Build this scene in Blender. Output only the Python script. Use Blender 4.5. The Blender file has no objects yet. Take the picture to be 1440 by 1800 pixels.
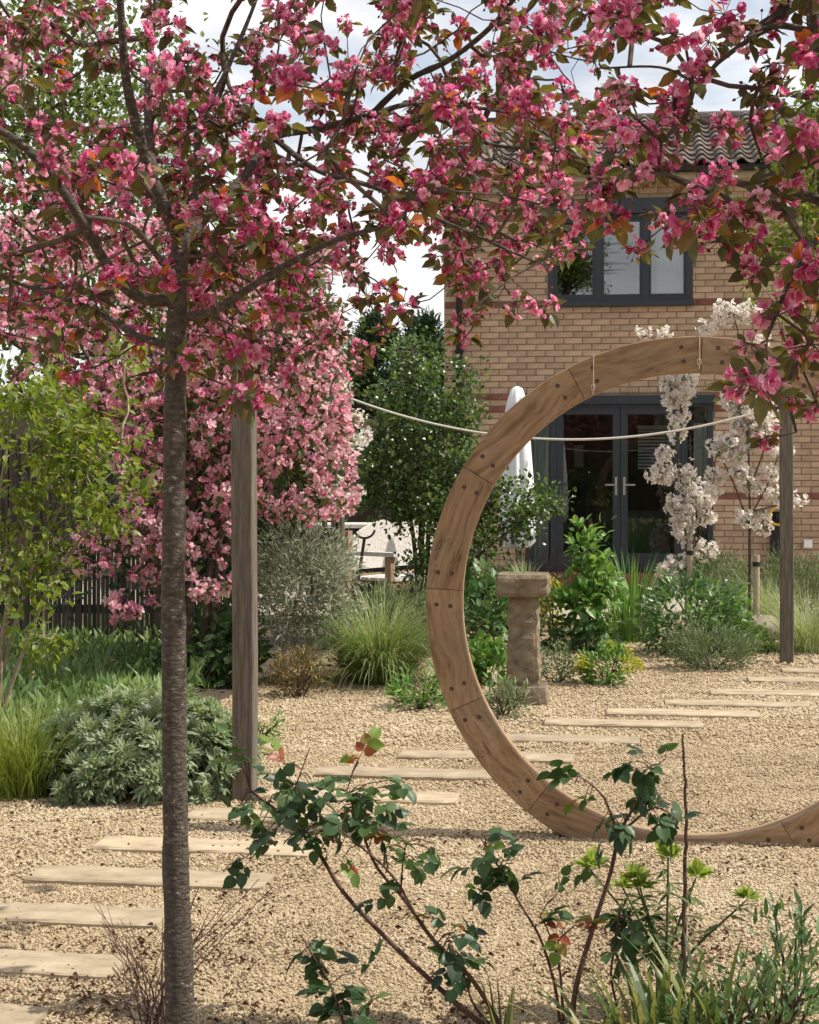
import bpy, math
import numpy as np
from mathutils import Matrix, Vector

# ------------------------------------------------------------------ camera, sky, sun, exposure
SC = bpy.context.scene
F, CX, HY, EYE = 2900.0, 720.0, 815.0, 1.55      # focal length, principal column, horizon row (in pixels of a 1440 px wide frame), eye height
cam = bpy.data.cameras.new("camera")
cam.sensor_fit = 'HORIZONTAL'; cam.sensor_width = 36.0; cam.lens = F / 1440 * 36
cam.shift_y = -(900 - HY) / 1440; cam.clip_start = 0.05; cam.clip_end = 600
camo = bpy.data.objects.new("camera", cam)
camo.location = (0, 0, EYE); camo.rotation_euler = (math.pi / 2, 0, 0)
SC.collection.objects.link(camo); SC.camera = camo

SUN_AZ, SUN_EL = math.radians(95), math.radians(51)      # azimuth from +Y towards +X: beyond and to the right
w = bpy.data.worlds.new("World"); SC.world = w; w.use_nodes = True
nt = w.node_tree; nt.nodes.clear()
out = nt.nodes.new("ShaderNodeOutputWorld"); bg = nt.nodes.new("ShaderNodeBackground")
sky = nt.nodes.new("ShaderNodeTexSky"); sky.sky_type = 'NISHITA'; sky.sun_disc = False
sky.sun_elevation = SUN_EL; sky.sun_rotation = SUN_AZ
tc = nt.nodes.new("ShaderNodeTexCoord")
mp = nt.nodes.new("ShaderNodeMapping"); mp.inputs['Scale'].default_value = (1.6, 1.6, 4.0)
n1 = nt.nodes.new("ShaderNodeTexNoise"); n1.inputs['Scale'].default_value = 2.3; n1.inputs['Detail'].default_value = 7; n1.inputs['Roughness'].default_value = .55
r1 = nt.nodes.new("ShaderNodeValToRGB"); r1.color_ramp.elements[0].position = .34; r1.color_ramp.elements[1].position = .52
n2 = nt.nodes.new("ShaderNodeTexNoise"); n2.inputs['Scale'].default_value = 5.0; n2.inputs['Detail'].default_value = 6
r2 = nt.nodes.new("ShaderNodeValToRGB")
r2.color_ramp.elements[0].position = .3; r2.color_ramp.elements[0].color = (5.6, 5.8, 6.2, 1)
r2.color_ramp.elements[1].position = .62; r2.color_ramp.elements[1].color = (8.2, 8.15, 8.1, 1)
mx = nt.nodes.new("ShaderNodeMix"); mx.data_type = 'RGBA'
bg.inputs['Strength'].default_value = 0.10
L = nt.links.new
L(tc.outputs['Generated'], mp.inputs[0]); L(mp.outputs[0], n1.inputs[0]); L(mp.outputs[0], n2.inputs[0])
L(n1.outputs[0], r1.inputs[0]); L(n2.outputs[0], r2.inputs[0])
L(r1.outputs[0], mx.inputs['Factor']); L(sky.outputs[0], mx.inputs['A']); L(r2.outputs[0], mx.inputs['B'])
L(mx.outputs['Result'], bg.inputs[0]); L(bg.outputs[0], out.inputs[0])
sun = bpy.data.lights.new("sun", 'SUN'); sun.energy = 4.2; sun.angle = math.radians(.55); sun.color = (1, .94, .83)
suno = bpy.data.objects.new("sun", sun); SC.collection.objects.link(suno)
tosun = Vector((math.sin(SUN_AZ) * math.cos(SUN_EL), math.cos(SUN_AZ) * math.cos(SUN_EL), math.sin(SUN_EL)))
suno.rotation_euler = tosun.to_track_quat('Z', 'Y').to_euler(); suno.location = (8, 8, 14)
SC.view_settings.view_transform = 'Standard'; SC.view_settings.look = 'None'
SC.view_settings.exposure = 0.5; SC.view_settings.gamma = 1.0; SC.view_settings.use_curve_mapping = False
SC.render.engine = 'CYCLES'
SC.cycles.use_denoising = True; SC.cycles.max_bounces = 8; SC.cycles.transparent_max_bounces = 12
SC.cycles.diffuse_bounces = 4; SC.cycles.glossy_bounces = 3; SC.cycles.transmission_bounces = 4
SC.cycles.caustics_reflective = False; SC.cycles.caustics_refractive = False

# ------------------------------------------------------------------ helpers
rng = np.random.default_rng(11)
A = np.array
TH = math.radians(8.0)                                  # house, gate and path are all turned by the same angle
U = A([math.cos(TH), -math.sin(TH), 0]); N = A([math.sin(TH), math.cos(TH), 0])   # along the house wall, away from the camera
def P(px, py, Y): return A([(px - CX) * Y / F, Y, EYE - (py - HY) * Y / F])
def GY(py): return F * EYE / (py - HY)
def G(px, py): return P(px, py, GY(py))
def nrm(v): return v / np.maximum(np.linalg.norm(v, axis=-1, keepdims=True), 1e-9)
COL = SC.collection; ORG = {}

def tag(o, label=None, cat=None, group=None, kind=None):
    if label: o['label'] = label
    if cat: o['category'] = cat
    if group: o['group'] = group
    if kind: o['kind'] = kind
    return o
def thing(name, label, cat, loc=(0, 0, 0), group=None):
    o = bpy.data.objects.new(name, None); COL.objects.link(o); o.location = tuple(map(float, loc)); o.empty_display_size = .1
    ORG[o.name] = A(loc, float); return tag(o, label, cat, group)

def mesh(name, V, Fs, mats, var=None, mi=None, smooth=False):
    me = bpy.data.meshes.new(name); V = np.asarray(V, np.float32)
    idx = np.concatenate([f.ravel() for f in Fs]).astype(np.int32)
    cnt = np.concatenate([np.full(len(f), f.shape[1]) for f in Fs]); st = np.concatenate([[0], np.cumsum(cnt)[:-1]]).astype(np.int32)
    me.vertices.add(len(V)); me.vertices.foreach_set('co', V.ravel())
    me.loops.add(len(idx)); me.loops.foreach_set('vertex_index', idx)
    me.polygons.add(len(cnt)); me.polygons.foreach_set('loop_start', st)
    for m in (mats if isinstance(mats, (list, tuple)) else [mats]): me.materials.append(m)
    if mi is not None: me.polygons.foreach_set('material_index', np.asarray(mi, np.int32))
    me.polygons.foreach_set('use_smooth', np.full(len(cnt), bool(smooth)))
    if var is not None:
        at = me.attributes.new('var', 'FLOAT', 'POINT'); at.data.foreach_set('value', np.asarray(var, np.float32))
    me.update(calc_edges=True)
    return me

class Acc:
    """collects pieces of geometry that end as one mesh"""
    def __init__(s): s.V = []; s.F = []; s.var = []; s.mi = []; s.n = 0
    def add(s, V, Fs, var=.5, mi=0):
        V = np.asarray(V, float).reshape(-1, 3)
        for f in (Fs if isinstance(Fs, list) else [Fs]):
            f = np.asarray(f, int); s.F.append(f + s.n); s.mi.append(np.full(len(f), mi))
        s.var.append(np.broadcast_to(var, (len(V),))); s.V.append(V); s.n += len(V); return s
    def mesh(s, name, mats, org=(0, 0, 0), smooth=False):
        return mesh(name, np.concatenate(s.V) - A(org, float), s.F, mats, np.concatenate(s.var), np.concatenate(s.mi), smooth)
    def build(s, name, mats, root=None, parent=None, kind=None, smooth=False):
        org = ORG.get(root.name, (0, 0, 0)) if root else (0, 0, 0)
        o = bpy.data.objects.new(name, s.mesh(name, mats, org, smooth)); COL.objects.link(o)
        if parent or root: o.parent = parent or root
        if kind: o['kind'] = kind
        return o

def inst(name, me, root, pos, M=None, sc=1.0, parent=None):
    """a part that shares mesh data, put at a world point; M has the axes as columns"""
    o = bpy.data.objects.new(name, me); COL.objects.link(o)
    org = ORG.get(root.name, A([0, 0, 0.])) if root else A([0, 0, 0.])
    T = np.eye(4); T[:3, :3] = (np.eye(3) if M is None else M) * sc; T[:3, 3] = A(pos) - org
    if root: o.parent = parent or root
    o.matrix_basis = Matrix(T.tolist()); return o

def tube(pts, rad, sides=6, cap=True):
    pts = np.asarray(pts, float); n = len(pts); rad = np.broadcast_to(rad, (n,))
    t = nrm(np.gradient(pts, axis=0)); ref = A([0, 0, 1.]) if abs(t[:, 2]).mean() < .8 else A([0, 1., 0])
    a = nrm(np.cross(t, ref)); b = np.cross(t, a)
    th = np.linspace(0, 2 * np.pi, sides, endpoint=False)
    V = (pts[:, None] + rad[:, None, None] * (np.cos(th)[None, :, None] * a[:, None] + np.sin(th)[None, :, None] * b[:, None])).reshape(-1, 3)
    i = np.arange(n - 1)[:, None] * sides; j = np.arange(sides)[None]; k = (j + 1) % sides
    Q = np.stack([i + j, i + k, i + sides + k, i + sides + j], -1).reshape(-1, 4)
    Fs = [Q]
    if cap: Fs.append(np.stack([np.arange(sides)[::-1], (n - 1) * sides + np.arange(sides)]))
    return V, Fs
BOXF = A([[0, 3, 2, 1], [4, 5, 6, 7], [0, 1, 5, 4], [1, 2, 6, 5], [2, 3, 7, 6], [3, 0, 4, 7]])
def boxv(c, h, X=A([1., 0, 0]), Y=A([0, 1., 0]), Z=A([0, 0, 1.])):
    s = A([[-1, -1, -1], [1, -1, -1], [1, 1, -1], [-1, 1, -1], [-1, -1, 1], [1, -1, 1], [1, 1, 1], [-1, 1, 1]], float)
    return A(c) + s[:, :1] * h[0] * X + s[:, 1:2] * h[1] * Y + s[:, 2:] * h[2] * Z
def bevbox(h, b):
    """box with chamfered long edges and faces: 24 corners"""
    V = []; Fs4 = []; Fs3 = []
    hx, hy, hz = h
    ids = {}
    for sx in (-1, 1):
        for sy in (-1, 1):
            for sz in (-1, 1):
                for ax in range(3):
                    p = [sx * (hx - b), sy * (hy - b), sz * (hz - b)]; p[ax] = (sx, sy, sz)[ax] * h[ax]
                    ids[(sx, sy, sz, ax)] = len(V); V.append(p)
    for sx in (-1, 1):
        for sy in (-1, 1):
            for sz in (-1, 1):
                f = [ids[(sx, sy, sz, a)] for a in range(3)]; Fs3.append(f if sx * sy * sz > 0 else f[::-1])
    for ax in range(3):
        o1, o2 = (ax + 1) % 3, (ax + 2) % 3
        for s in (-1, 1):
            def key(a, bb, axx):
                k = [0, 0, 0]; k[ax] = s; k[o1] = a; k[o2] = bb; return ids[(*k, axx)]
            f = [key(-1, -1, ax), key(1, -1, ax), key(1, 1, ax), key(-1, 1, ax)]; Fs4.append(f if s > 0 else f[::-1])
        for s1 in (-1, 1):
            for s2 in (-1, 1):
                def key2(a, axx):
                    k = [0, 0, 0]; k[ax] = a; k[o1] = s1; k[o2] = s2; return ids[(*k, axx)]
                f = [key2(-1, o1), key2(1, o1), key2(1, o2), key2(-1, o2)]; Fs4.append(f if s1 * s2 < 0 else f[::-1])
    return A(V, float), [A(Fs4), A(Fs3)]

def scatter(acc, T, pos, ax, nn, size, var, mi=0):
    """template T = (verts, [faces]); ax is the long axis, nn about the face normal"""
    tv, tf = T; X = nrm(ax); Z = nrm(nn - (nn * X).sum(-1, keepdims=True) * X); Y = np.cross(Z, X)
    size = np.broadcast_to(size, (len(pos),))
    V = pos[:, None] + size[:, None, None] * (tv[None, :, :1] * X[:, None] + tv[None, :, 1:2] * Y[:, None] + tv[None, :, 2:] * Z[:, None])
    m = len(tv); off = (np.arange(len(pos)) * m)[:, None, None]
    acc.add(V.reshape(-1, 3), [(f[None] + off).reshape(-1, f.shape[1]) for f in tf], np.repeat(np.broadcast_to(var, (len(pos),)), m), mi)
def frame(ax, nn):
    X = nrm(A(ax, float)); Z = nrm(nn - np.dot(nn, X) * X); return np.stack([X, np.cross(Z, X), Z], 1)

def leafT(wd=.5, fold=.12, curl=.15, ts=(.3, .65)):
    V = [[0, 0, 0]]; wf = {0: .8, 1: 1.0, 2: .62}
    for i, t in enumerate(ts):
        ww = wd / 2 * (wf[i] if len(ts) > 1 else 1)
        if i == 0: ww = wd / 2
        if i == 1: ww = wd / 2 * .85
        zc = -curl * t * t
        V += [[t, -ww, zc + fold * wd], [t, 0, zc], [t, ww, zc + fold * wd]]
    V.append([1, 0, -curl]); k = len(V) - 1
    T3 = [[0, 1, 2], [0, 2, 3], [k - 3, k, k - 2], [k - 2, k, k - 1]]
    Q = [[1, 4, 5, 2], [2, 5, 6, 3]] if len(ts) > 1 else None
    return A(V, float), ([A(T3), A(Q)] if Q else [A(T3)])
def roundleaf(wd=.8, fold=.1, curl=.15, rows=7):
    """rounder leaf with a toothed rim: rows of rim, blade, midrib, blade, rim"""
    V = [[0, 0, 0]]
    for i in range(1, rows):
        t = i / rows; ww = wd / 2 * (math.sin(math.pi * t ** .8)) ** .75; x = t * .98 + (.012 if i % 2 else -.012); zc = -curl * t * t
        V += [[x - .03, -ww, zc + fold * wd * .8], [x, -ww * .5, zc + fold * wd * .55], [x, 0, zc], [x, ww * .5, zc + fold * wd * .55], [x - .03, ww, zc + fold * wd * .8]]
    V.append([1.03, 0, -curl * 1.05]); k = len(V) - 1; T3 = []; Q = []
    for j in range(4): T3 += [[0, 1 + j, 2 + j], [k, k - 4 + j, k - 5 + j]]
    for i in range(rows - 2):
        for j in range(4): a = 1 + i * 5 + j; Q.append([a, a + 5, a + 6, a + 1])
    return A(V, float), [A(T3), A(Q)]
def quadleaf(wd=.4, fold=.1):
    return A([[0, 0, 0], [.45, -wd / 2, fold * wd], [1, 0, -.1], [.45, wd / 2, fold * wd]], float), [A([[0, 1, 2], [0, 2, 3]])]
LEAF, OVAL, LANCE, SMALL, THIN = leafT(.55), leafT(.75, .15, .2), leafT(.24, .1, .25), quadleaf(.5), quadleaf(.2)
def petal():
    V = A([[.04, 0, 0], [.5, -.3, .17], [.5, 0, .1], [.5, .3, .17], [.86, -.33, .3], [1, 0, .26], [.86, .33, .3]])
    return V, [A([[0, 1, 2], [0, 2, 3]]), A([[1, 4, 5, 2], [2, 5, 6, 3]])]
PET = petal()

# ---- materials
def newmat(name):
    m = bpy.data.materials.new(name); m.use_nodes = True; n = m.node_tree; b = n.nodes['Principled BSDF']; return m, n, b
def node(n, t, **kw):
    x = n.nodes.new(t)
    for k, v in kw.items():
        if k in x.inputs: x.inputs[k].default_value = v
        else: setattr(x, k, v)
    return x
def ramp(n, cols, pos=None):
    r = n.nodes.new("ShaderNodeValToRGB"); e = r.color_ramp.elements
    pos = pos or np.linspace(0, 1, len(cols))
    while len(e) < len(cols): e.new(.5)
    for i, (p, c) in enumerate(zip(pos, cols)): e[i].position = p; e[i].color = (*c, 1)
    return r
def leafmat(name, cols, trans=.4, rough=.45, spec=.4, tcol=(1.25, 1.25, .7), nscale=40., pos=None):
    """leaf or petal: colour by the individual, a little mottling, light coming through from behind"""
    m, n, b = newmat(name); l = n.links.new
    at = node(n, "ShaderNodeAttribute", attribute_name='var'); r = ramp(n, cols, pos); l(at.outputs['Fac'], r.inputs[0])
    tcn = node(n, "ShaderNodeTexCoord"); ns = node(n, "ShaderNodeTexNoise", Scale=nscale, Detail=2.0); l(tcn.outputs['Object'], ns.inputs[0])
    mr = node(n, "ShaderNodeMapRange"); mr.inputs['To Min'].default_value = .72; mr.inputs['To Max'].default_value = 1.25; l(ns.outputs[0], mr.inputs[0])
    mm = node(n, "ShaderNodeMix", data_type='RGBA', blend_type='MULTIPLY'); mm.inputs['Factor'].default_value = 1; l(r.outputs[0], mm.inputs['A']); l(mr.outputs[0], mm.inputs['B'])
    l(mm.outputs['Result'], b.inputs['Base Color']); b.inputs['Roughness'].default_value = rough; b.inputs['Specular IOR Level'].default_value = spec
    tr = node(n, "ShaderNodeBsdfTranslucent"); tm = node(n, "ShaderNodeMix", data_type='RGBA', blend_type='MULTIPLY'); tm.inputs['Factor'].default_value = 1
    tm.inputs['B'].default_value = (*tcol, 1); l(mm.outputs['Result'], tm.inputs['A']); l(tm.outputs['Result'], tr.inputs[0])
    ms = node(n, "ShaderNodeMixShader"); ms.inputs[0].default_value = trans; l(b.outputs[0], ms.inputs[1]); l(tr.outputs[0], ms.inputs[2])
    l(ms.outputs[0], n.nodes['Material Output'].inputs[0]); return m
def surf(name, cols, scale=8., stretch=(1, 1, 1), rough=.8, bump=.3, bdist=.01, detail=6., coord='Object', pos=None, varmix=0., spec=.3, metal=0., bscale=None):
    """solid surface: noise colour with fine relief; varmix lightens or darkens each piece by its own value"""
    m, n, b = newmat(name); l = n.links.new
    tcn = node(n, "ShaderNodeTexCoord"); mpn = node(n, "ShaderNodeMapping"); mpn.inputs['Scale'].default_value = stretch
    l(tcn.outputs[coord], mpn.inputs[0]); ns = node(n, "ShaderNodeTexNoise", Scale=scale, Detail=detail, Roughness=.62); l(mpn.outputs[0], ns.inputs[0])
    r = ramp(n, cols, pos or list(np.linspace(.3, .7, len(cols)))); l(ns.outputs[0], r.inputs[0]); c = r.outputs[0]
    if varmix:
        at = node(n, "ShaderNodeAttribute", attribute_name='var'); mr = node(n, "ShaderNodeMapRange"); mr.inputs['To Min'].default_value = 1 - varmix; mr.inputs['To Max'].default_value = 1 + varmix
        l(at.outputs['Fac'], mr.inputs[0]); mm = node(n, "ShaderNodeMix", data_type='RGBA', blend_type='MULTIPLY'); mm.inputs['Factor'].default_value = 1
        l(c, mm.inputs['A']); l(mr.outputs[0], mm.inputs['B']); c = mm.outputs['Result']
    l(c, b.inputs['Base Color']); b.inputs['Roughness'].default_value = rough; b.inputs['Specular IOR Level'].default_value = spec; b.inputs['Metallic'].default_value = metal
    if bump:
        n2 = node(n, "ShaderNodeTexNoise", Scale=bscale or scale * 3, Detail=5.0); l(mpn.outputs[0], n2.inputs[0])
        bp = node(n, "ShaderNodeBump", Strength=bump, Distance=bdist); l(n2.outputs[0], bp.inputs['Height']); l(bp.outputs[0], b.inputs['Normal'])
    return m
def glassmat(name, refl=.22):
    m, n, b = newmat(name); l = n.links.new
    n.nodes.remove(b); tr = node(n, "ShaderNodeBsdfTransparent"); tr.inputs[0].default_value = (.72, .76, .76, 1)
    gl = node(n, "ShaderNodeBsdfGlossy", Roughness=.015); 
    ms = node(n, "ShaderNodeMixShader"); ms.inputs[0].default_value = refl; l(tr.outputs[0], ms.inputs[1]); l(gl.outputs[0], ms.inputs[2])
    l(ms.outputs[0], n.nodes['Material Output'].inputs[0]); return m

M = {}
M['gravel_ground'] = surf('gravel_ground', [(.28, .205, .125), (.37, .28, .175), (.45, .35, .225)], 70, bump=.6, bdist=.01)
M['sandstone'] = surf('sandstone', [(.23, .175, .115), (.35, .275, .185), (.41, .33, .225), (.48, .395, .285)], 6, (1, 2, 1), rough=.85, bump=.5, bdist=.006, bscale=45, varmix=.16, detail=9.)
M['oak'] = surf('oak', [(.15, .088, .05), (.255, .16, .092), (.31, .20, .12), (.38, .26, .16)], 3.6, (1.0, 7, 7), rough=.75, bump=.35, bdist=.004, bscale=14, varmix=.12)
def oakmat():
    """weathered oak: grain along the piece, grey patches, dark drying cracks, a few knots"""
    m, n, b = newmat('oak'); l = n.links.new
    tcn = node(n, "ShaderNodeTexCoord"); oi = node(n, "ShaderNodeObjectInfo"); ad = node(n, "ShaderNodeVectorMath", operation='ADD'); ml = node(n, "ShaderNodeMath", operation='MULTIPLY'); ml.inputs[1].default_value = 37.
    l(oi.outputs['Random'], ml.inputs[0]); l(tcn.outputs['Object'], ad.inputs[0]); l(ml.outputs[0], ad.inputs[1])
    wp = node(n, "ShaderNodeTexNoise", Scale=3.2, Detail=2.0); l(ad.outputs[0], wp.inputs[0]); wv = node(n, "ShaderNodeVectorMath", operation='MULTIPLY_ADD'); wv.inputs[1].default_value = (.02, .12, .12); l(wp.outputs['Color'], wv.inputs[0]); l(ad.outputs[0], wv.inputs[2])
    def tex(sc, st, det):
        mpn = node(n, "ShaderNodeMapping"); mpn.inputs['Scale'].default_value = st; l(wv.outputs[0], mpn.inputs[0]); t = node(n, "ShaderNodeTexNoise", Scale=sc, Detail=det, Roughness=.6); l(mpn.outputs[0], t.inputs[0]); return t.outputs[0]
    g1 = tex(5., (.9, 9, 9), 7.); r = ramp(n, [(.155, .096, .052), (.275, .173, .096), (.335, .222, .13), (.40, .283, .175)], [.3, .45, .58, .72]); l(g1, r.inputs[0])
    pt = tex(2.2, (1, 1.6, 1.6), 3.); rp_ = ramp(n, [(.0, .0, .0), (1, 1, 1)], [.48, .78]); l(pt, rp_.inputs[0]); m1 = node(n, "ShaderNodeMix", data_type='RGBA'); l(rp_.outputs[0], m1.inputs['Factor']); l(r.outputs[0], m1.inputs['A']); m1.inputs['B'].default_value = (.25, .187, .128, 1)
    ck = tex(3.4, (.7, 17, 17), 3.); rc = ramp(n, [(1, 1, 1), (.28, .24, .2), (1, 1, 1)], [.475, .492, .51]); l(ck, rc.inputs[0]); gate_ = tex(2.6, (1, 2, 2), 1.); rg_ = ramp(n, [(0, 0, 0), (1, 1, 1)], [.50, .56]); l(gate_, rg_.inputs[0])
    m2 = node(n, "ShaderNodeMix", data_type='RGBA', blend_type='MULTIPLY'); l(rg_.outputs[0], m2.inputs['Factor']); l(m1.outputs['Result'], m2.inputs['A']); l(rc.outputs[0], m2.inputs['B'])
    at = node(n, "ShaderNodeAttribute", attribute_name='var'); mr = node(n, "ShaderNodeMapRange"); mr.inputs['To Min'].default_value = .86; mr.inputs['To Max'].default_value = 1.12; l(at.outputs['Fac'], mr.inputs[0]); m3 = node(n, "ShaderNodeMix", data_type='RGBA', blend_type='MULTIPLY'); m3.inputs['Factor'].default_value = 1; l(m2.outputs['Result'], m3.inputs['A']); l(mr.outputs[0], m3.inputs['B'])
    l(m3.outputs['Result'], b.inputs['Base Color']); b.inputs['Roughness'].default_value = .78; b.inputs['Specular IOR Level'].default_value = .25
    bp = node(n, "ShaderNodeBump", Strength=.45, Distance=.004); l(g1, bp.inputs['Height']); l(bp.outputs[0], b.inputs['Normal']); return m
M['oak'] = oakmat()
M['oak_post'] = surf('oak_post', [(.072, .060, .046), (.125, .105, .082), (.19, .16, .125)], 6.0, (10, 10, .9), rough=.8, bump=.4, bdist=.004, bscale=14)
M['bolt'] = surf('bolt', [(.06, .038, .025), (.10, .065, .043)], 60, bump=0, rough=.7)
M['rope'] = surf('rope', [(.5, .47, .40), (.72, .69, .62)], 120, bump=.5, bdist=.003)
M['cord'] = surf('cord', [(.45, .38, .30), (.6, .53, .44)], 60, bump=0)
M['bark'] = surf('bark', [(.030, .025, .020), (.070, .056, .045), (.105, .087, .071), (.40, .37, .32)], 55, (1, 1, 1.9), rough=.85, bump=1., bdist=.01, bscale=70, pos=[.28, .46, .62, .70])
M['twig'] = surf('twig', [(.035, .022, .018), (.085, .058, .045), (.16, .12, .09)], 30, bump=.3, bdist=.002)
M['pale_twig'] = surf('pale_twig', [(.20, .15, .10), (.38, .31, .22)], 30, bump=.3, bdist=.002)
M['dry_twig'] = surf('dry_twig', [(.05, .03, .028), (.13, .08, .065)], 30, bump=.2, bdist=.002)
M['cane'] = surf('cane', [(.045, .022, .02), (.10, .05, .04), (.09, .075, .035)], 30, bump=.3, bdist=.002)
M['brick'] = surf('brick', [(.37, .245, .16), (.43, .295, .20), (.48, .34, .235)], 9, rough=.9, bump=.4, bdist=.003, bscale=90, varmix=.15)
M['red_brick'] = surf('red_brick', [(.15, .055, .042), (.22, .085, .063), (.28, .115, .085)], 9, rough=.9, bump=.4, bdist=.003, bscale=90, varmix=.2)
M['mortar'] = surf('mortar', [(.20, .155, .11), (.30, .24, .175)], 12, bump=.3, bdist=.004)
M['tile'] = surf('tile', [(.055, .042, .036), (.11, .085, .072), (.19, .155, .13)], 7, rough=.85, bump=.4, bdist=.004, bscale=50, varmix=.3)
M['fascia'] = surf('fascia', [(.36, .29, .20), (.45, .37, .27)], 6, bump=0)
M['black'] = surf('black', [(.012, .012, .013), (.022, .022, .024)], 20, bump=0, rough=.4)
M['frame'] = surf('frame', [(.021, .026, .034), (.03, .036, .046)], 3, bump=0, rough=.4, spec=.4)
M['steel'] = surf('steel', [(.55, .55, .55), (.65, .65, .65)], 3, bump=0, rough=.25, metal=1.)
M['glass'] = glassmat('glass', .20); M['door_glass'] = glassmat('door_glass', .06)
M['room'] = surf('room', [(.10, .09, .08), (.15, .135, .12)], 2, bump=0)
M['curtain'] = surf('curtain', [(.60, .61, .56), (.72, .72, .68)], 3, (8, 8, .2), bump=.2)
M['blind'] = surf('blind', [(.7, .7, .68), (.8, .8, .78)], 3, bump=0)
M['parasol'] = surf('parasol', [(.72, .73, .76), (.8, .81, .83)], 5, bump=.2, bdist=.01)
M['stone'] = surf('stone', [(.09, .068, .045), (.17, .13, .088), (.25, .20, .135), (.20, .185, .105)], 11, rough=.95, bump=.9, bdist=.012, bscale=34, pos=[.28, .45, .62, .75])
M['boulder'] = surf('boulder', [(.16, .12, .09), (.28, .23, .18), (.36, .31, .25)], 9, rough=.9, bump=.7, bdist=.01)
M['bench'] = surf('bench', [(.42, .38, .34), (.56, .52, .48), (.66, .63, .59)], 7, (1, 6, 6), rough=.8, bump=.3, bdist=.004)
M['bench_leg'] = surf('bench_leg', [(.24, .15, .09), (.36, .25, .16)], 7, (6, 6, 1), bump=.3, bdist=.004)
M['iron'] = surf('iron', [(.03, .022, .02), (.07, .05, .045)], 20, bump=.2, rough=.6)
M['shed'] = surf('shed', [(.075, .052, .04), (.12, .085, .066)], 6, (6, 6, 1), bump=.4, bdist=.004, varmix=.25)
M['beam'] = surf('beam', [(.34, .24, .14), (.45, .33, .2)], 6, bump=.3)
M['slat'] = surf('slat', [(.035, .028, .024), (.075, .06, .05)], 8, (6, 6, .6), bump=.5, bdist=.004, varmix=.35)
M['stake'] = surf('stake', [(.30, .24, .17), (.42, .35, .25)], 12, (3, 3, 1), bump=.3)
M['yellow'] = surf('yellow', [(.62, .36, .03), (.7, .42, .05)], 12, bump=0, rough=.4)
M['paving'] = surf('paving', [(.33, .28, .22), (.44, .38, .31)], 4, bump=.2)
M['soil'] = surf('soil', [(.05, .036, .026), (.10, .075, .052), (.16, .12, .085)], 40, bump=.8, bdist=.02)
M['litter'] = leafmat('litter', [(.05, .028, .02), (.10, .05, .035), (.17, .10, .06)], .1, .8, .1)
M['petal'] = leafmat('petal', [(.36, .02, .115), (.60, .085, .265), (.77, .24, .43), (.88, .53, .65)], .52, .6, .2, (1.15, 1.0, 1.05), 60.)
M['petal_far'] = leafmat('petal_far', [(.62, .085, .26), (.80, .23, .40), (.87, .44, .56), (.90, .68, .71)], .5, .6, .2, (1.1, .95, .95), 30.)
M['petal_white'] = leafmat('petal_white', [(.82, .72, .69), (.89, .84, .81), (.92, .90, .87)], .55, .6, .2, (1.05, 1, .95), 30.)
M['bud'] = leafmat('bud', [(.20, .012, .03), (.34, .03, .07)], .2, .5, .3, (1, 1, 1))
M['stamen'] = leafmat('stamen', [(.55, .38, .22), (.6, .5, .3)], .2, .6, .1)
M['apple_leaf'] = leafmat('apple_leaf', [(.06, .055, .035), (.09, .10, .04), (.13, .14, .045), (.19, .13, .045), (.42, .13, .03)], .45, .4, .4, (1.6, 1.35, .6), pos=[0, .45, .75, .93, 1])
M['hedge_leaf'] = leafmat('hedge_leaf', [(.05, .08, .025), (.10, .14, .04), (.30, .08, .04)], .4, .4, .4, pos=[0, .75, 1])
M['lime_leaf'] = leafmat('lime_leaf', [(.09, .14, .025), (.18, .24, .04), (.27, .32, .07)], .45, .4, .35, (1.3, 1.3, .5))
M['tree_leaf'] = leafmat('tree_leaf', [(.06, .10, .03), (.13, .18, .05), (.22, .26, .09)], .4, .5, .3)
M['conifer'] = leafmat('conifer', [(.018, .05, .02), (.05, .09, .04)], .15, .5, .3)
M['evergreen'] = leafmat('evergreen', [(.026, .058, .017), (.07, .125, .034), (.20, .28, .075)], .4, .28, .6)
M['olive_leaf'] = leafmat('olive_leaf', [(.17, .20, .145), (.34, .37, .28), (.56, .57, .46)], .4, .5, .4, (1.1, 1.1, .9))
M['artemisia'] = leafmat('artemisia', [(.15, .215, .115), (.28, .35, .21), (.45, .49, .35)], .35, .55, .35)
M['cover'] = leafmat('cover', [(.08, .15, .05), (.17, .26, .09), (.30, .38, .17)], .4, .45, .4)
M['fresh'] = leafmat('fresh', [(.06, .15, .03), (.13, .26, .06), (.26, .40, .11)], .4, .4, .4)
M['mid_green'] = leafmat('mid_green', [(.045, .11, .035), (.10, .19, .07), (.20, .29, .13)], .3, .4, .45)
M['grey_green'] = leafmat('grey_green', [(.09, .13, .065), (.17, .22, .11), (.27, .31, .18)], .25, .5, .3)
M['grass'] = leafmat('grass', [(.12, .19, .06), (.20, .28, .10), (.42, .42, .22)], .35, .5, .35)
M['lime_grass'] = leafmat('lime_grass', [(.11, .17, .03), (.20, .26, .05), (.30, .32, .09)], .4, .5, .35)
M['pale_grass'] = leafmat('pale_grass', [(.18, .24, .11), (.30, .36, .18), (.50, .50, .32)], .35, .5, .3)
M['bronze'] = leafmat('bronze', [(.10, .09, .03), (.20, .12, .04), (.16, .18, .06)], .35, .4, .4)
M['yellow_flower'] = leafmat('yellow_flower', [(.38, .38, .05), (.50, .46, .07)], .3, .6, .2)
M['spurge'] = leafmat('spurge', [(.16, .24, .04), (.26, .35, .06), (.34, .42, .09)], .4, .5, .3)
M['spurge_leaf'] = leafmat('spurge_leaf', [(.10, .14, .05), (.17, .22, .09)], .35, .5, .3)
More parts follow.
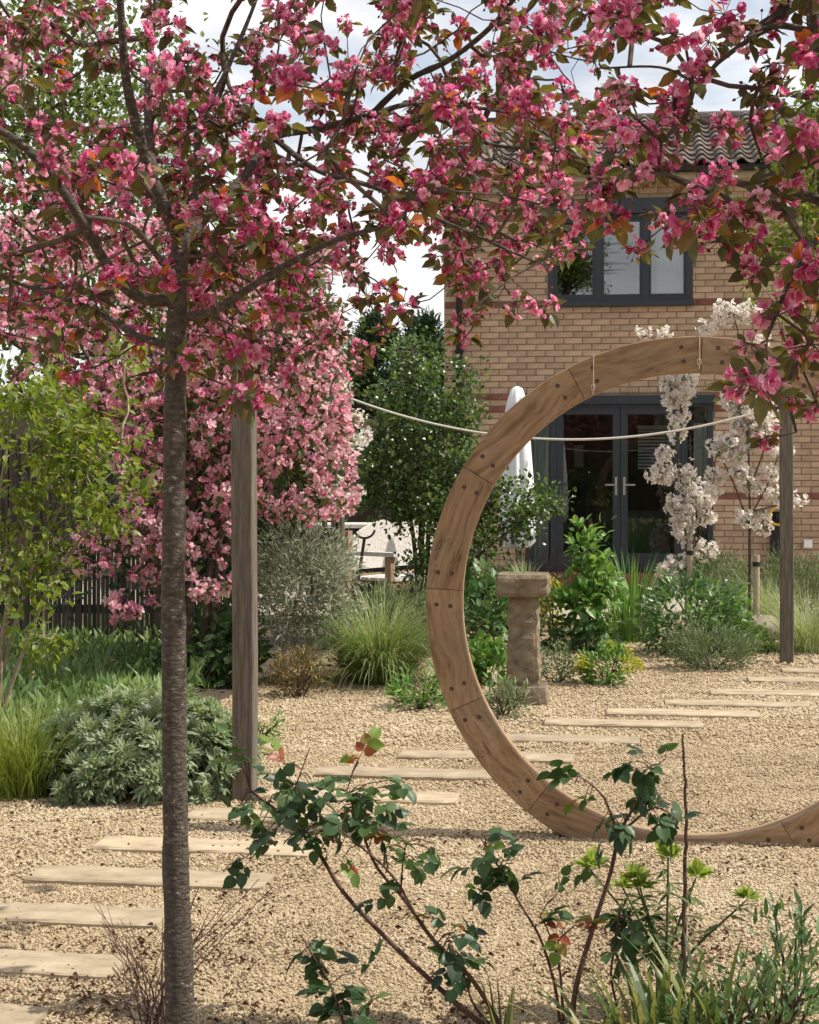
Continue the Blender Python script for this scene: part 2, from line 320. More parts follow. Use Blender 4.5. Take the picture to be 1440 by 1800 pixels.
M['rose_leaf'] = leafmat('rose_leaf', [(.022, .05, .022), (.05, .10, .04), (.09, .155, .05), (.17, .25, .04), (.30, .08, .04)], .33, .42, .4, (1.3, 1.35, .6), pos=[0, .4, .78, .9, 1])
M['iris_leaf'] = leafmat('iris_leaf', [(.06, .10, .035), (.12, .17, .06), (.24, .26, .09), (.34, .26, .13)], .35, .4, .4, pos=[0, .5, .85, 1])
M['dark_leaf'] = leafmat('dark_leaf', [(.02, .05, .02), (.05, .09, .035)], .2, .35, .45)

# ------------------------------------------------------------------ ground
S = 150.0
g = Acc().add([[-S, -S, 0], [S, -S, 0], [S, S, 0], [-S, S, 0]], A([[0, 1, 2, 3]])).build('ground', M['gravel_ground']); g['kind'] = 'structure'
# soil of the planting border on the left, the paved terrace before the house
def sheet(name, pts, z, mat):
    V = A([[x, y, z] for x, y in pts]); n = len(V)
    o = Acc().add(V, A([list(range(n))])).build(name, mat); o['kind'] = 'structure'; return o
bord = [G(-900, 1440), G(-200, 1425), G(60, 1400), G(240, 1330), G(420, 1215), G(560, 1160), G(600, 1120), P(560, 0, 20), P(-900, 0, 20)]
sheet('border_soil', [(p[0], p[1]) for p in bord], .004, M['soil'])
HO = A([1.93, 20.0, 0.0])                               # house origin: the foot of the wall under the window's left side
def HW(s, d=0., z=0.): return HO + s * U + d * N + A([0, 0, z])   # along the wall, inward, up
ter = [HW(-9, -3.6), HW(8, -3.6), HW(8, 0), HW(-9, 0)]
sheet('terrace', [(p[0], p[1]) for p in ter], .008, M['paving'])

# sandstone planks of the stepping path: (left column, right column, row) in the photograph
PLK = [(-160, 75, 1806), (-190, 215, 1707), (-110, 292, 1622), (54, 482, 1549), (170, 552, 1493), (328, 690, 1442), (470, 810, 1404), (560, 880, 1365), (705, 1006, 1334),
       (858, 1126, 1303), (960, 1232, 1277), (1070, 1330, 1258), (1172, 1422, 1241), (1252, 1500, 1222), (1318, 1552, 1200), (1378, 1605, 1184), (1430, 1650, 1168)]
plank_rects = []
for i, (a, b, y) in enumerate(PLK):
    cpt = G((a + b) / 2, y); wd = (b - a) * cpt[1] / F / math.cos(TH) if a > -100 else .9
    if a < -100: cpt = G(b, y) - U * .45
    wd = min(max(wd, .84), .96); ang = TH + rng.normal(0, .012)
    u = A([math.cos(ang), -math.sin(ang), 0]); v = A([math.sin(ang), math.cos(ang), 0]); hy = .105
    V, Fs = bevbox((wd / 2, hy, .03), .006)
    # worn, slightly ragged edges: subdivide along the length
    k = 14; xs = np.linspace(-wd / 2, wd / 2, k); top = []
    prof = [(-hy, -.03), (-hy, .009), (-hy + .008, .016), (hy - .008, .016), (hy, .009), (hy, -.03)]
    W = A([[[x, yy + rng.normal(0, .0022), zz + (rng.normal(0, .001) if zz > 0 else 0)] for yy, zz in prof] for x in xs])
    if i % 3 == 0: W[-1, :, 1] *= .93; W[-1, :, 0] -= .012
    W[:, 2:4, 2] += (rng.normal(0, .0012, k))[:, None]
    m_ = len(prof); ii = np.arange(k - 1)[:, None] * m_; jj = np.arange(m_)[None]; kk = (jj + 1) % m_
    Q = np.stack([ii + jj, ii + m_ + jj, ii + m_ + kk, ii + kk], -1).reshape(-1, 4)
    me = mesh('plank', W.reshape(-1, 3), [Q, A([list(range(m_)), list((k - 1) * m_ + np.arange(m_))[::-1]])], M['sandstone'], np.full(k * m_, rng.uniform()))
    o = inst('sandstone_plank', me, None, A([cpt[0], cpt[1], .003 + rng.uniform(0, .008)]), np.stack([u, v, A([0, 0, 1.])], 1))
    lab = {0: 'buff sandstone plank in the gravel beside the dark twiggy stems', 1: 'buff sandstone plank in the gravel beside the dark twiggy stems', 2: 'sandstone plank ending just at the crab apple trunk', 3: 'sandstone plank crossing behind the crab apple trunk with both ends clear',
           4: 'sandstone plank crossing behind the crab apple trunk, one end hidden by rose leaves', 5: 'sandstone plank between the artemisia mound and the arching rose'}.get(i, 'buff sandstone plank lying between the timber post and the moon gate ring' if i < 9 else 'buff sandstone plank in the row behind the moon gate opening')
    tag(o, lab, 'paving stone', 'stepping planks of the gravel path')
    plank_rects.append((cpt[:2], u[:2], v[:2], wd / 2 - .006, hy - .008))

# gravel stones: points with their own size, one stone placed on each by geometry nodes
def gravel():
    pts = []; rad = []
    for y0, y1, den, r in ((3.3, 6.2, 10500, .0056), (6.2, 9.0, 6000, .0068), (9.0, 12.5, 2800, .0095), (12.5, 16.5, 1300, .013)):
        xa = .29 * y1 + .7; n = int(den * 2 * xa * (y1 - y0)); x = rng.uniform(-xa, xa, n); y = rng.uniform(y0, y1, n)
        k = np.abs(x) < .27 * y + .65; pts.append(np.stack([x[k], y[k]], 1)); rad.append(np.full(k.sum(), r) * rng.uniform(.6, 1.35, k.sum()))
    p = np.concatenate(pts); r = np.concatenate(rad); keep = np.ones(len(p), bool)
    for c, u, v, hx, hy in plank_rects:
        d = p - c[None]; a_ = d @ u; b_ = d @ v; keep &= ~((np.abs(a_) < hx) & (np.abs(b_) < hy) & (rng.random(len(p)) > .003))
    bp = A([[q[0], q[1]] for q in bord]); x, y = p[:, 0], p[:, 1]; ins = np.zeros(len(p), bool); j = len(bp) - 1
    for i in range(len(bp)):
        cnd = ((bp[i, 1] > y) != (bp[j, 1] > y)) & (x < (bp[j, 0] - bp[i, 0]) * (y - bp[i, 1]) / (bp[j, 1] - bp[i, 1] + 1e-12) + bp[i, 0]); ins ^= cnd; j = i
    keep &= ~ins; p = p[keep]; r = r[keep]
    z = np.zeros(len(p)) + r * .25
    for c, u, v, hx, hy in plank_rects:
        d = p - c[None]; z[(np.abs(d @ u) < hx) & (np.abs(d @ v) < hy)] = .017
    def lowf(sc, sd):
        g_ = np.random.default_rng(sd); v = 0
        for _ in range(7): d_ = g_.normal(0, sc, 2); v = v + np.sin(p @ d_ + g_.uniform(0, 6.28))
        return v / 2.6
    z = z + np.where(z < .012, .006 * np.clip(lowf(9., 1), 0, 1.5) + .004 * np.clip(lowf(24., 2), 0, 1.5), 0)
    tone = np.clip(rng.uniform(0, 1, len(p)) * .85 + .09 + .11 * lowf(2.2, 3) + .07 * lowf(10., 4), 0, 1)
    me = bpy.data.meshes.new('gravel'); me.vertices.add(len(p)); me.vertices.foreach_set('co', np.column_stack([p, z]).astype(np.float32).ravel())
    at = me.attributes.new('size', 'FLOAT', 'POINT'); at.data.foreach_set('value', r.astype(np.float32)); at = me.attributes.new('tone', 'FLOAT', 'POINT'); at.data.foreach_set('value', tone.astype(np.float32)); me.update()
    o = bpy.data.objects.new('gravel', me); COL.objects.link(o); o['kind'] = 'stuff'; o['label'] = 'pale buff gravel covering the garden ground'; o['category'] = 'gravel'
    gm, n, b = newmat('gravel_stone'); l = n.links.new
    at2 = node(n, "ShaderNodeAttribute", attribute_name='tone', attribute_type='INSTANCER')
    rr = ramp(n, [(.17, .12, .075), (.32, .238, .148), (.41, .318, .203), (.48, .385, .258), (.59, .50, .37)], [0, .07, .42, .84, 1]); l(at2.outputs['Fac'], rr.inputs[0]); l(rr.outputs[0], b.inputs['Base Color']); b.inputs['Roughness'].default_value = .85
    b.inputs['Specular IOR Level'].default_value = .2
    t = bpy.data.node_groups.new('gravel', 'GeometryNodeTree')
    t.interface.new_socket('Geometry', in_out='INPUT', socket_type='NodeSocketGeometry'); t.interface.new_socket('Geometry', in_out='OUTPUT', socket_type='NodeSocketGeometry')
    gi = t.nodes.new('NodeGroupInput'); go = t.nodes.new('NodeGroupOutput'); ico = t.nodes.new('GeometryNodeMeshIcoSphere'); ico.inputs['Subdivisions'].default_value = 1; ico.inputs['Radius'].default_value = 1
    sm = t.nodes.new('GeometryNodeSetMaterial'); sm.inputs['Material'].default_value = gm
    iop = t.nodes.new('GeometryNodeInstanceOnPoints'); na = t.nodes.new('GeometryNodeInputNamedAttribute'); na.data_type = 'FLOAT'; na.inputs[0].default_value = 'size'
    rv = t.nodes.new('FunctionNodeRandomValue'); rv.data_type = 'FLOAT_VECTOR'; rv.inputs[0].default_value = (.75, .55, .45); rv.inputs[1].default_value = (1.35, 1.0, .8)
    vm = t.nodes.new('ShaderNodeVectorMath'); vm.operation = 'MULTIPLY'
    ro = t.nodes.new('FunctionNodeRandomValue'); ro.data_type = 'FLOAT_VECTOR'; ro.inputs[0].default_value = (-.5, -.5, 0); ro.inputs[1].default_value = (.5, .5, 6.28)
    k = t.links.new
    k(gi.outputs[0], iop.inputs['Points']); k(ico.outputs[0], sm.inputs[0]); k(sm.outputs[0], iop.inputs['Instance'])
    k(rv.outputs[0], vm.inputs[0]); k(na.outputs[0], vm.inputs[1]); k(vm.outputs[0], iop.inputs['Scale']); k(ro.outputs[0], iop.inputs['Rotation'])
    k(iop.outputs[0], go.inputs[0])
    md = o.modifiers.new('stones', 'NODES'); md.node_group = t
gravel()

# ------------------------------------------------------------------ the house
ZU = A([0, 0, 1.])
house = thing('brick_house', 'buff brick house with red brick bands and grey framed window and glazed doors', 'house', HW(0))
S0, S1, ZT = -1.52, 6.2, 5.03
DOOR = (-.52, 1.72, .25, 2.34); WIN = (-.245, 1.478, 3.47, 4.72)
def wbox(acc, s0, s1, d0, d1, z0, z1, var=.5, mi=0):
    acc.add(boxv(HW((s0 + s1) / 2, (d0 + d1) / 2, (z0 + z1) / 2), ((s1 - s0) / 2, (d1 - d0) / 2, (z1 - z0) / 2), U, N, ZU), BOXF, var, mi)
wl = Acc()
wbox(wl, S0, DOOR[0], 0, .28, 0, ZT); wbox(wl, DOOR[1], S1, 0, .28, 0, ZT)
wbox(wl, DOOR[0], DOOR[1], 0, .28, 0, DOOR[2]); wbox(wl, DOOR[0], DOOR[1], 0, .28, DOOR[3], WIN[2])
wbox(wl, DOOR[0], WIN[0], 0, .28, WIN[2], ZT); wbox(wl, WIN[1], DOOR[1], 0, .28, WIN[2], ZT); wbox(wl, WIN[0], WIN[1], 0, .28, WIN[3], ZT)
wbox(wl, S0, S0 + .28, .28, 6.4, 0, ZT); wbox(wl, S1 - .28, S1, .28, 6.4, 0, ZT); wbox(wl, S0 + .28, S1 - .28, 6.12, 6.4, 0, ZT)
wall = wl.build('wall', M['mortar'], house)
BH = .075; RED = {15, 29, 31, 46, 60, 62}
bvar = [bevbox((.5, .5, .5), .02) for _ in range(1)]
def brick_mesh(v, mat):
    V, Fs = bevbox((.1075, .02, .0325), .003); return mesh('brick', V, Fs, mat, np.full(len(V), v))
BM = [brick_mesh(v, M['brick']) for v in np.linspace(0, 1, 8)]; RM = [brick_mesh(v, M['red_brick']) for v in np.linspace(0, 1, 4)]
rest = Acc(); Rw = np.stack([U, N, ZU], 1); nb = 0; cand = []
for kc in range(int(ZT / BH)):
    zc = kc * BH + BH / 2; s = S0 + (0 if kc % 2 else -.1125)
    while s < S1:
        segs = [(max(s, S0) + .005, min(s + .225, S1) - .005)]
        for (a, b, z0, z1) in (DOOR, WIN):
            if z0 - .03 < zc < z1 + .03:
                o2 = []
                for p0, p1 in segs:
                    if p1 <= a or p0 >= b: o2.append((p0, p1)); continue
                    if p0 < a - .02: o2.append((p0, a - .004))
                    if p1 > b + .02: o2.append((b + .004, p1))
                segs = o2
        for p0, p1 in segs:
            if p1 - p0 < .03: continue
            full = p1 - p0 > .21; c = (p0 + p1) / 2; prm = full and ((-1.45 < c < 2.75 and 2.45 < zc < 3.46) or (1.5 < c < 2.6 and 3.46 < zc < 4.75) or (-1.2 < c < -.25 and 3.46 < zc < 3.95))
            cand.append((p0, p1, zc, kc, prm))
        s += .225
for p0, p1, zc, kc, prm in cand:
    red = kc in RED; dj = rng.normal(0, .0012)
    if prm and nb < 300:
        nb += 1; inst('brick', (RM[rng.integers(4)] if red else BM[rng.integers(8)]), house, HW((p0 + p1) / 2, -.004 + dj + .012, zc), Rw, parent=wall)
    else:
        V, Fs = bevbox(((p1 - p0) / 2, .02, .0325), .003); Vw = HW((p0 + p1) / 2, .008 + dj, zc) + V @ Rw.T
        rest.add(Vw, Fs, rng.uniform(), 1 if red else 0)
br = rest.build('brickwork', [M['brick'], M['red_brick']], house, parent=wall, kind='stuff')
# rooms behind the glass
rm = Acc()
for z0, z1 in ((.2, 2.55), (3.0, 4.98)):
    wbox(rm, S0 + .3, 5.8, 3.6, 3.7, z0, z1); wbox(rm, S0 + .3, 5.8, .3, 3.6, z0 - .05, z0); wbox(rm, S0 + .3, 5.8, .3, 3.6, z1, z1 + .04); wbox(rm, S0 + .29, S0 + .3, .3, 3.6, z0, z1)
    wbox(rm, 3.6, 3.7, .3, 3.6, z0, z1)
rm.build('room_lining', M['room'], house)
def wpart(name, mat, *boxes, parent=None):
    a = Acc()
    for b in boxes: wbox(a, *b)
    return a.build(name, mat, house, parent=parent)
# upper window: outer frame, roller box, three lights
s0, s1, z0, z1 = WIN
wf = wpart('window', M['frame'], (s0, s0 + .07, -.03, .09, z0, z1), (s1 - .07, s1, -.03, .09, z0, z1), (s0 + .07, s1 - .07, -.03, .09, z0, z0 + .09), (s0 + .07, s1 - .07, -.03, .09, z1 - .21, z1))
wpart('window_hood', M['frame'], (s0 - .02, s1 + .02, -.10, -.032, z1 - .16, z1 + .02), parent=wf)
wpart('window_sill', M['frame'], (s0 - .02, s1 + .02, -.085, -.032, z0 - .02, z0 + .035), parent=wf)
mul = [s0 + .07, s0 + .60, s0 + 1.165, s1 - .07]
for m_ in mul[1:3]: wpart('mullion', M['frame'], (m_ - .035, m_ + .035, -.028, .088, z0 + .09, z1 - .21), parent=wf)
for i in range(3):
    a = mul[i] + (.035 if i else 0); b = mul[i + 1] - (.035 if i < 2 else 0); zz0, zz1 = z0 + .09, z1 - .21; f = .035
    wpart('casement', M['frame'], (a, a + f, -.012, .07, zz0, zz1), (b - f, b, -.012, .07, zz0, zz1), (a + f, b - f, -.012, .07, zz0, zz0 + f), (a + f, b - f, -.012, .07, zz1 - f, zz1), parent=wf)
    wpart('pane', M['glass'], (a + f, b - f, .02, .026, zz0 + f, zz1 - f), parent=wf)
def drape(name, sa, sb, d, z0, z1, folds, amp, root=house, mat='curtain'):
    n = folds * 6; sS = np.linspace(sa, sb, n); dep = d + amp * np.sin(np.linspace(0, folds * 2 * np.pi, n)) + rng.normal(0, amp * .12, n)
    V = []; zs = np.linspace(z0, z1, 6)
    for zz in zs:
        for k_ in range(n): V.append(HW(sS[k_], dep[k_] + .01 * math.sin(zz * 5 + k_), zz))
    i = np.arange(5)[:, None] * n; j = np.arange(n - 1)[None]
    Q = np.stack([i + j, i + j + 1, i + n + j + 1, i + n + j], -1).reshape(-1, 4)
    return Acc().add(V, Q).build(name, M[mat], root, smooth=True)
drape('curtain', s0 + 1.30, s1 - .08, .16, z0 + .03, z1 - .18, 7, .018)
drape('curtain', DOOR[0] + .05, DOOR[0] + .27, .18, DOOR[2] + .02, DOOR[3] - .06, 4, .02)
drape('curtain', DOOR[1] - .22, DOOR[1] - .05, .18, DOOR[2] + .7, DOOR[3] - .3, 3, .02)
# glazed doors with a sidelight at either side
s0, s1, z0, z1 = DOOR
df = wpart('door_frame', M['frame'], (s0, s0 + .06, -.02, .10, z0, z1), (s1 - .06, s1, -.02, .10, z0, z1), (s0 + .06, s1 - .06, -.02, .10, z1 - .11, z1), (s0 + .06, s1 - .06, -.04, .10, z0, z0 + .05),
           (s0 + .30, s0 + .37, -.019, .099, z0 + .05, z1 - .11), (s1 - .37, s1 - .30, -.019, .099, z0 + .05, z1 - .11))
wpart('door_hood', M['frame'], (s0 - .02, s1 + .02, -.085, -.022, z1 - .07, z1 + .03), parent=df)
for a, b in ((s0 + .06, s0 + .30), (s1 - .30, s1 - .06)): wpart('sidelight_pane', M['door_glass'], (a, b, .03, .036, z0 + .05, z1 - .11), parent=df)
mid = (s0 + s1) / 2 + .02
for a, b, hs in ((s0 + .37, mid - .004, -1), (mid + .004, s1 - .37, 1)):
    f = .085; zz0, zz1 = z0 + .05, z1 - .11
    dl = wpart('door', M['frame'], (a, a + f, -.008, .06, zz0, zz1), (b - f, b, -.008, .06, zz0, zz1), (a + f, b - f, -.008, .06, zz0, zz0 + .17), (a + f, b - f, -.008, .06, zz1 - f, zz1))
    wpart('door_pane', M['door_glass'], (a + f, b - f, .02, .028, zz0 + .17, zz1 - f), parent=dl)
    hc = (b - .045) if hs < 0 else (a + .045)
    wpart('door_handle', M['steel'], (hc - .014, hc + .014, -.02, -.009, 1.17, 1.39), (min(hc, hc + hs * .13) - .0, max(hc, hc + hs * .13), -.06, -.042, 1.285, 1.305), (hc - .009, hc + .009, -.042, -.021, 1.285, 1.304), parent=dl)
wpart('door_step', M['red_brick'], (s0 - .05, s1 + .05, -.30, -.045, .009, .24))
bl = wpart('blind', M['blind'], (.82, 1.28, .9, .93, 1.98, 2.03))
for k_ in range(12): wpart('blind_slat', M['blind'], (.83, 1.27, .9, .922, 1.945 - k_ * .042, 1.97 - k_ * .042), parent=bl)
wpart('side_table', M['room'], (.3, 1.2, 1.2, 1.8, .25, .95)); wpart('wall_picture', M['blind'], (-.02, .1, 2.2, 2.22, 1.5, 1.8))
# roof of pantiles, gutter, fascia, downpipe, chimney
RP = math.radians(21); ev = (-.28, 5.08); RS = nrm(math.cos(RP) * N + math.sin(RP) * ZU); RN = np.cross(U, RS)
roof = Acc()
rl = 3.35
roof.add(boxv(HW((S0 + S1) / 2, ev[0], ev[1]) + RS * rl / 2 - RN * .03, ((S1 - S0) / 2 + .12, rl / 2, .02), U, RS, RN), BOXF)
RS2 = nrm(-math.cos(RP) * N + math.sin(RP) * ZU); far = HW((S0 + S1) / 2, ev[0] + 2 * rl * math.cos(RP), ev[1]); RN2 = np.cross(-U, RS2)
roof.add(boxv(far + RS2 * rl / 2 - RN2 * .03, ((S1 - S0) / 2 + .12, rl / 2, .02), -U, RS2, RN2), BOXF)
ga = []
for ss in (S0 + .02, S1 - .02):
    a_, b_, c_ = HW(ss, .02, ZT), HW(ss, 6.7, ZT), HW(ss, ev[0] + rl * math.cos(RP), ev[1] + rl * math.sin(RP) - .09); roof.add(A([a_, b_, c_]), A([[0, 1, 2]]))
roofo = roof.build('roof', M['tile'], house)
def tilemesh(v):
    n = 9; xs = np.linspace(0, 1, n); zz = np.where(xs < .55, .055 * np.sin(xs / .55 * np.pi), -.022 * np.sin((xs - .55) / .45 * np.pi))
    V = []
    for yy, lift in ((0, .028), (.36, 0.0)):
        for x, z in zip(xs, zz): V.append([x * .235, yy, z * .9 + lift])
    for x, z in zip(xs, zz): V.append([x * .235, .002, z * .9 + .008])
    j = np.arange(n - 1); Q = np.concatenate([np.stack([j, j + 1, n + j + 1, n + j], -1), np.stack([2 * n + j, 2 * n + j + 1, j + 1, j], -1)])
    return mesh('tile', A(V), [Q], M['tile'], np.full(len(V), v), smooth=False)
TM = [tilemesh(v) for v in np.linspace(0, 1, 6)]; Rr = np.stack([U, RS, RN], 1); nt_ = 0; tr = Acc()
for r_ in range(11):
    for c_ in range(35):
        ss = S0 - .12 + c_ * .226
        if ss > S1: continue
        pos = HW(ss, ev[0], ev[1]) + RS * (r_ * .31) + RN * (.012 + rng.normal(0, .002))
        if ss < 3.5 and nt_ < 300: nt_ += 1; inst('tile', TM[rng.integers(6)], house, pos, Rr, parent=roofo)
        else:
            t_ = TM[0]; V = np.zeros(len(t_.vertices) * 3, np.float32); t_.vertices.foreach_get('co', V); V = V.reshape(-1, 3)
            tr.add(pos + V @ Rr.T, A([list(p.vertices) for p in t_.polygons]), rng.uniform())
if tr.n: tr.build('tiling', M['tile'], house, parent=roofo, kind='stuff')
rg = HW((S0 + S1) / 2, ev[0], ev[1]) + RS * rl + A([0, 0, .0])
V, Fs = tube([rg - U * ((S1 - S0) / 2 + .12), rg + U * ((S1 - S0) / 2 + .12)], .09, 10); Acc().add(V, Fs).build('ridge', M['tile'], house, parent=roofo)
wpart('fascia', M['fascia'], (S0 - .1, S1 + .1, -.22, -.19, 4.93, 5.06)); wpart('soffit', M['fascia'], (S0 - .1, S1 + .1, -.188, -.014, 4.93, 4.95))
th = np.linspace(math.pi, 2 * math.pi, 8); gt = Acc()
ring = [(-.285 + .065 * math.cos(t), 5.065 + .065 * math.sin(t)) for t in th]
Vg = [HW(s_, d_, z_) for s_ in (S0 - .12, S1 + .12) for d_, z_ in ring]; j = np.arange(7); gt.add(Vg, np.stack([j, j + 1, 8 + j + 1, 8 + j], -1)); gt.build('gutter', M['black'], house)
sp = -1.33; V, Fs = tube([HW(sp, -.27, 5.01), HW(sp, -.25, 4.9), HW(sp, -.07, 4.7), HW(sp, -.065, 4.4), HW(sp, -.065, .03)], .036, 10); dp = Acc().add(V, Fs).build('downpipe', M['black'], house, smooth=True)
for zz in (1.2, 2.9, 4.3): wpart('pipe_clip', M['black'], (sp - .05, sp + .05, -.066, -.016, zz, zz + .035), parent=dp)
chs = -.93; chd = ev[0] + rl * math.cos(RP) - .1
chm = wpart('chimney', M['mortar'], (chs - .18, chs + .18, chd - .18, chd + .18, 5.9, 7.1))
for k_ in range(15):
    for h_ in range(2):
        off = (0 if k_ % 2 else .055); c0 = chs - .185 + h_ * .185 + (off if h_ else 0); c1 = chs - .185 + (h_ + 1) * .185 + (0 if h_ else off)
        wpart('brick', M['red_brick'], (c0 + .004, c1 - .004, chd - .19, chd - .165, 5.98 + k_ * .075, 5.98 + k_ * .075 + .065), parent=chm)
wpart('chimney_cap', M['red_brick'], (chs - .22, chs + .22, chd - .22, chd + .22, 7.1, 7.17), parent=chm)
V, Fs = tube([HW(chs, chd, 7.16), HW(chs, chd, 7.42)], [.1, .085], 12); Acc().add(V, Fs).build('chimney_pot', M['red_brick'], house, parent=chm)

# things at the foot of the house wall
hr = thing('hose_reel', 'yellow hose coiled on a black box against the brick wall', 'hose reel', HW(2.48, -.12, 0))
a = Acc(); wbox(a, 2.39, 2.53, -.16, -.02, .03, .98); a.build('box', M['black'], hr)
t = np.linspace(0, 2 * np.pi * 3, 60); c = HW(2.47, -.23, .93); V, Fs = tube([c + U * (.10 * math.cos(x)) + ZU * (.10 * math.sin(x)) - N * (.012 * x / 6.28 - .02) for x in t], .016, 6); Acc().add(V, Fs).build('hose', M['yellow'], hr, smooth=True)
a = Acc(); wbox(a, 2.44, 2.50, -.25, -.16, .90, .96); a.build('hub', M['black'], hr)
sk = thing('outdoor_socket', 'small white socket box fixed low on the brick wall', 'socket', HW(2.83, -.03, .55))
a = Acc(); wbox(a, 2.78, 2.88, -.06, -.014, .55, .65); a.build('box', M['blind'], sk); a = Acc(); wbox(a, 2.785, 2.875, -.072, -.061, .56, .64); a.build('lid', M['blind'], sk)

# ------------------------------------------------------------------ moon gate, posts, rope
gc = P(1218, 1064, 6.74); gate = thing('moon_gate', 'round oak moon gate of bolted curved segments standing on the gravel', 'gate', (gc[0], gc[1], 0))
RO, RI = 1.10, .952; GZ = .972
def seg_mesh(a0, a1, d0, d1, vv, mat):
    am = (a0 + a1) / 2; n = 9; an = np.linspace(a0, a1, n); V = []
    T = A([-math.sin(am), math.cos(am)]); Rd = A([math.cos(am), math.sin(am)]); b = .004
    for ang in an:
        for r, d in ((RI, d0 + b), (RI + b, d0), (RO - b, d0), (RO, d0 + b), (RO, d1 - b), (RO - b, d1), (RI + b, d1), (RI, d1 - b)):
            x, z = r * math.cos(ang), r * math.sin(ang); z = max(z, -GZ + .0)
            V.append([(x * T[0] + z * T[1]), d, (x * Rd[0] + z * Rd[1])])
    i = np.arange(n - 1)[:, None] * 8; j = np.arange(8)[None]; k = (j + 1) % 8
    Q = np.stack([i + j, i + k, i + 8 + k, i + 8 + j], -1).reshape(-1, 4)
    me = mesh('segment', A(V), [Q, A([list(range(8))[::-1], list((n - 1) * 8 + np.arange(8))])], mat, np.full(len(V), vv))
    M3 = np.stack([U * T[0] + ZU * T[1], N, U * Rd[0] + ZU * Rd[1]], 1); return me, M3
GC3 = A([gc[0], gc[1], GZ])
JA = [88, 117.5, 149, 177, 204.5, 232, 262, 292, 320, 348, 377, 405, 448]
for q, (a0, a1) in enumerate(zip(JA[:-1], JA[1:])):
    if q == 11: a0, a1 = 405, 427
    me, M3 = seg_mesh(math.radians(a0) + .0012, math.radians(a1) - .0012, 0, .05, rng.uniform(), M['oak']); inst('segment', me, gate, GC3, M3)
me, M3 = seg_mesh(math.radians(427) + .0012, math.radians(448) - .0012, 0, .05, rng.uniform(), M['oak']); inst('segment', me, gate, GC3, M3)
for q in range(12):
    a0 = 103 + q * 30; me, M3 = seg_mesh(math.radians(a0) + .001, math.radians(a0 + 30) - .001, .0515, .10, rng.uniform(), M['oak']); inst('back_segment', me, gate, GC3, M3)
n = 12; th = np.linspace(0, 2 * np.pi, n, endpoint=False); bv = np.concatenate([np.stack([np.cos(th) * .0092, np.full(n, -.0012), np.sin(th) * .0092], 1), np.stack([np.cos(th) * .0096, np.full(n, .01), np.sin(th) * .0096], 1)])
bme = mesh('bolt', bv, [A([list(range(n))]), np.stack([np.arange(n), np.arange(n) + n, (np.arange(n) + 1) % n + n, (np.arange(n) + 1) % n], -1)], M['bolt'])
for ja in JA[:-1] + [427]:
    for sg in (-1, 1):
        for rr in (RI + .045, RO - .045):
            an = math.radians(ja) + sg * (.075 + rng.normal(0, .008)) / rr
            if rr * math.sin(an) < -GZ + .02: continue
            inst('bolt', bme, gate, GC3 + U * rr * math.cos(an) + ZU * rr * math.sin(an), np.stack([U, N, ZU], 1))
for px_, y0_, y1_ in ((1047, 622, 692), (1231, 588, 648)):
    p0, p1 = P(px_, y0_, 6.72), P(px_ - 1, y1_, 6.72); dd = (p0 - GC3) @ U
    for p in (p0, p1): p[1] = gc[1] - dd * math.sin(TH) - .006 * 1
    a = Acc(); V, Fs = tube([p0 + N * .10 + ZU * .004, p0 + N * .03 + ZU * .006, p0 + ZU * .004, p0 * .8 + p1 * .2, (p0 + p1) / 2 + U * .001, p1], .002, 5); a.add(V, Fs)
    th = np.linspace(0, 6.0, 12); hc = p1 + ZU * .028; V, Fs = tube([hc + U * .008 * np.sin(x) + ZU * .012 * np.cos(x) - N * .003 for x in th], .002, 5); a.add(V, Fs); a.build('hanging_cord', M['cord'], gate)

def post(px, py, w_, h, label):
    b = G(px, py); r = thing('timber_post', label, 'post', (b[0], b[1], 0), 'square timber posts of the rope swag')
    n = 10; zs = np.linspace(-.02, h, n); V = []; c_ = .006
    for z in zs:
        for x, y in ((-1, -1), (1, -1), (1, 1), (-1, 1)):
            hx = w_ / 2
            for ex, ey in (((0, 1), (1, 0)) if x * y > 0 else ((1, 0), (0, 1))):
                V.append(b + U * (x * (hx - c_ * ex)) + N * (y * (hx - c_ * ey)) + ZU * z + U * .003 * math.sin(z * 3))
    i = np.arange(n - 1)[:, None] * 8; j = np.arange(8)[None]; k = (j + 1) % 8
    Q = np.stack([i + j, i + k, i + 8 + k, i + 8 + j], -1).reshape(-1, 4)
    Acc().add(V, [Q, A([list(range(8))[::-1], list((n - 1) * 8 + np.arange(8))])]).build('shaft', M['oak_post'], r)
    cp = b + ZU * (h + .008); Acc().add(boxv(cp, (w_ / 2 + .006, w_ / 2 + .006, .008), U, N, ZU), BOXF).build('cap', M['oak_post'], r)
    return b, r
post(430, 1405, .10, 2.13, 'weathered square timber post behind the grey-green mound, near the crab apple trunk')
pb, _ = post(1383, 1166, .10, 2.12, 'square timber post holding the rope beside the round boulder')
pc, _ = post(594, 1144, .10, 2.22, 'square timber post holding the rope among white and pink blossom')
p0, p1 = pc + ZU * 2.13, pb + ZU * 2.02; t = np.linspace(0, 1, 40)
sag = 4 * .33 * t * (1 - t)
V, Fs = tube(np.stack([p0 + (p1 - p0) * x - ZU * s_ for x, s_ in zip(t, sag)]), .0105, 6)
tag(Acc().add(V, Fs).build('rope', M['rope'], None, smooth=True), 'sagging white rope hung between two timber posts behind the moon gate', 'rope')

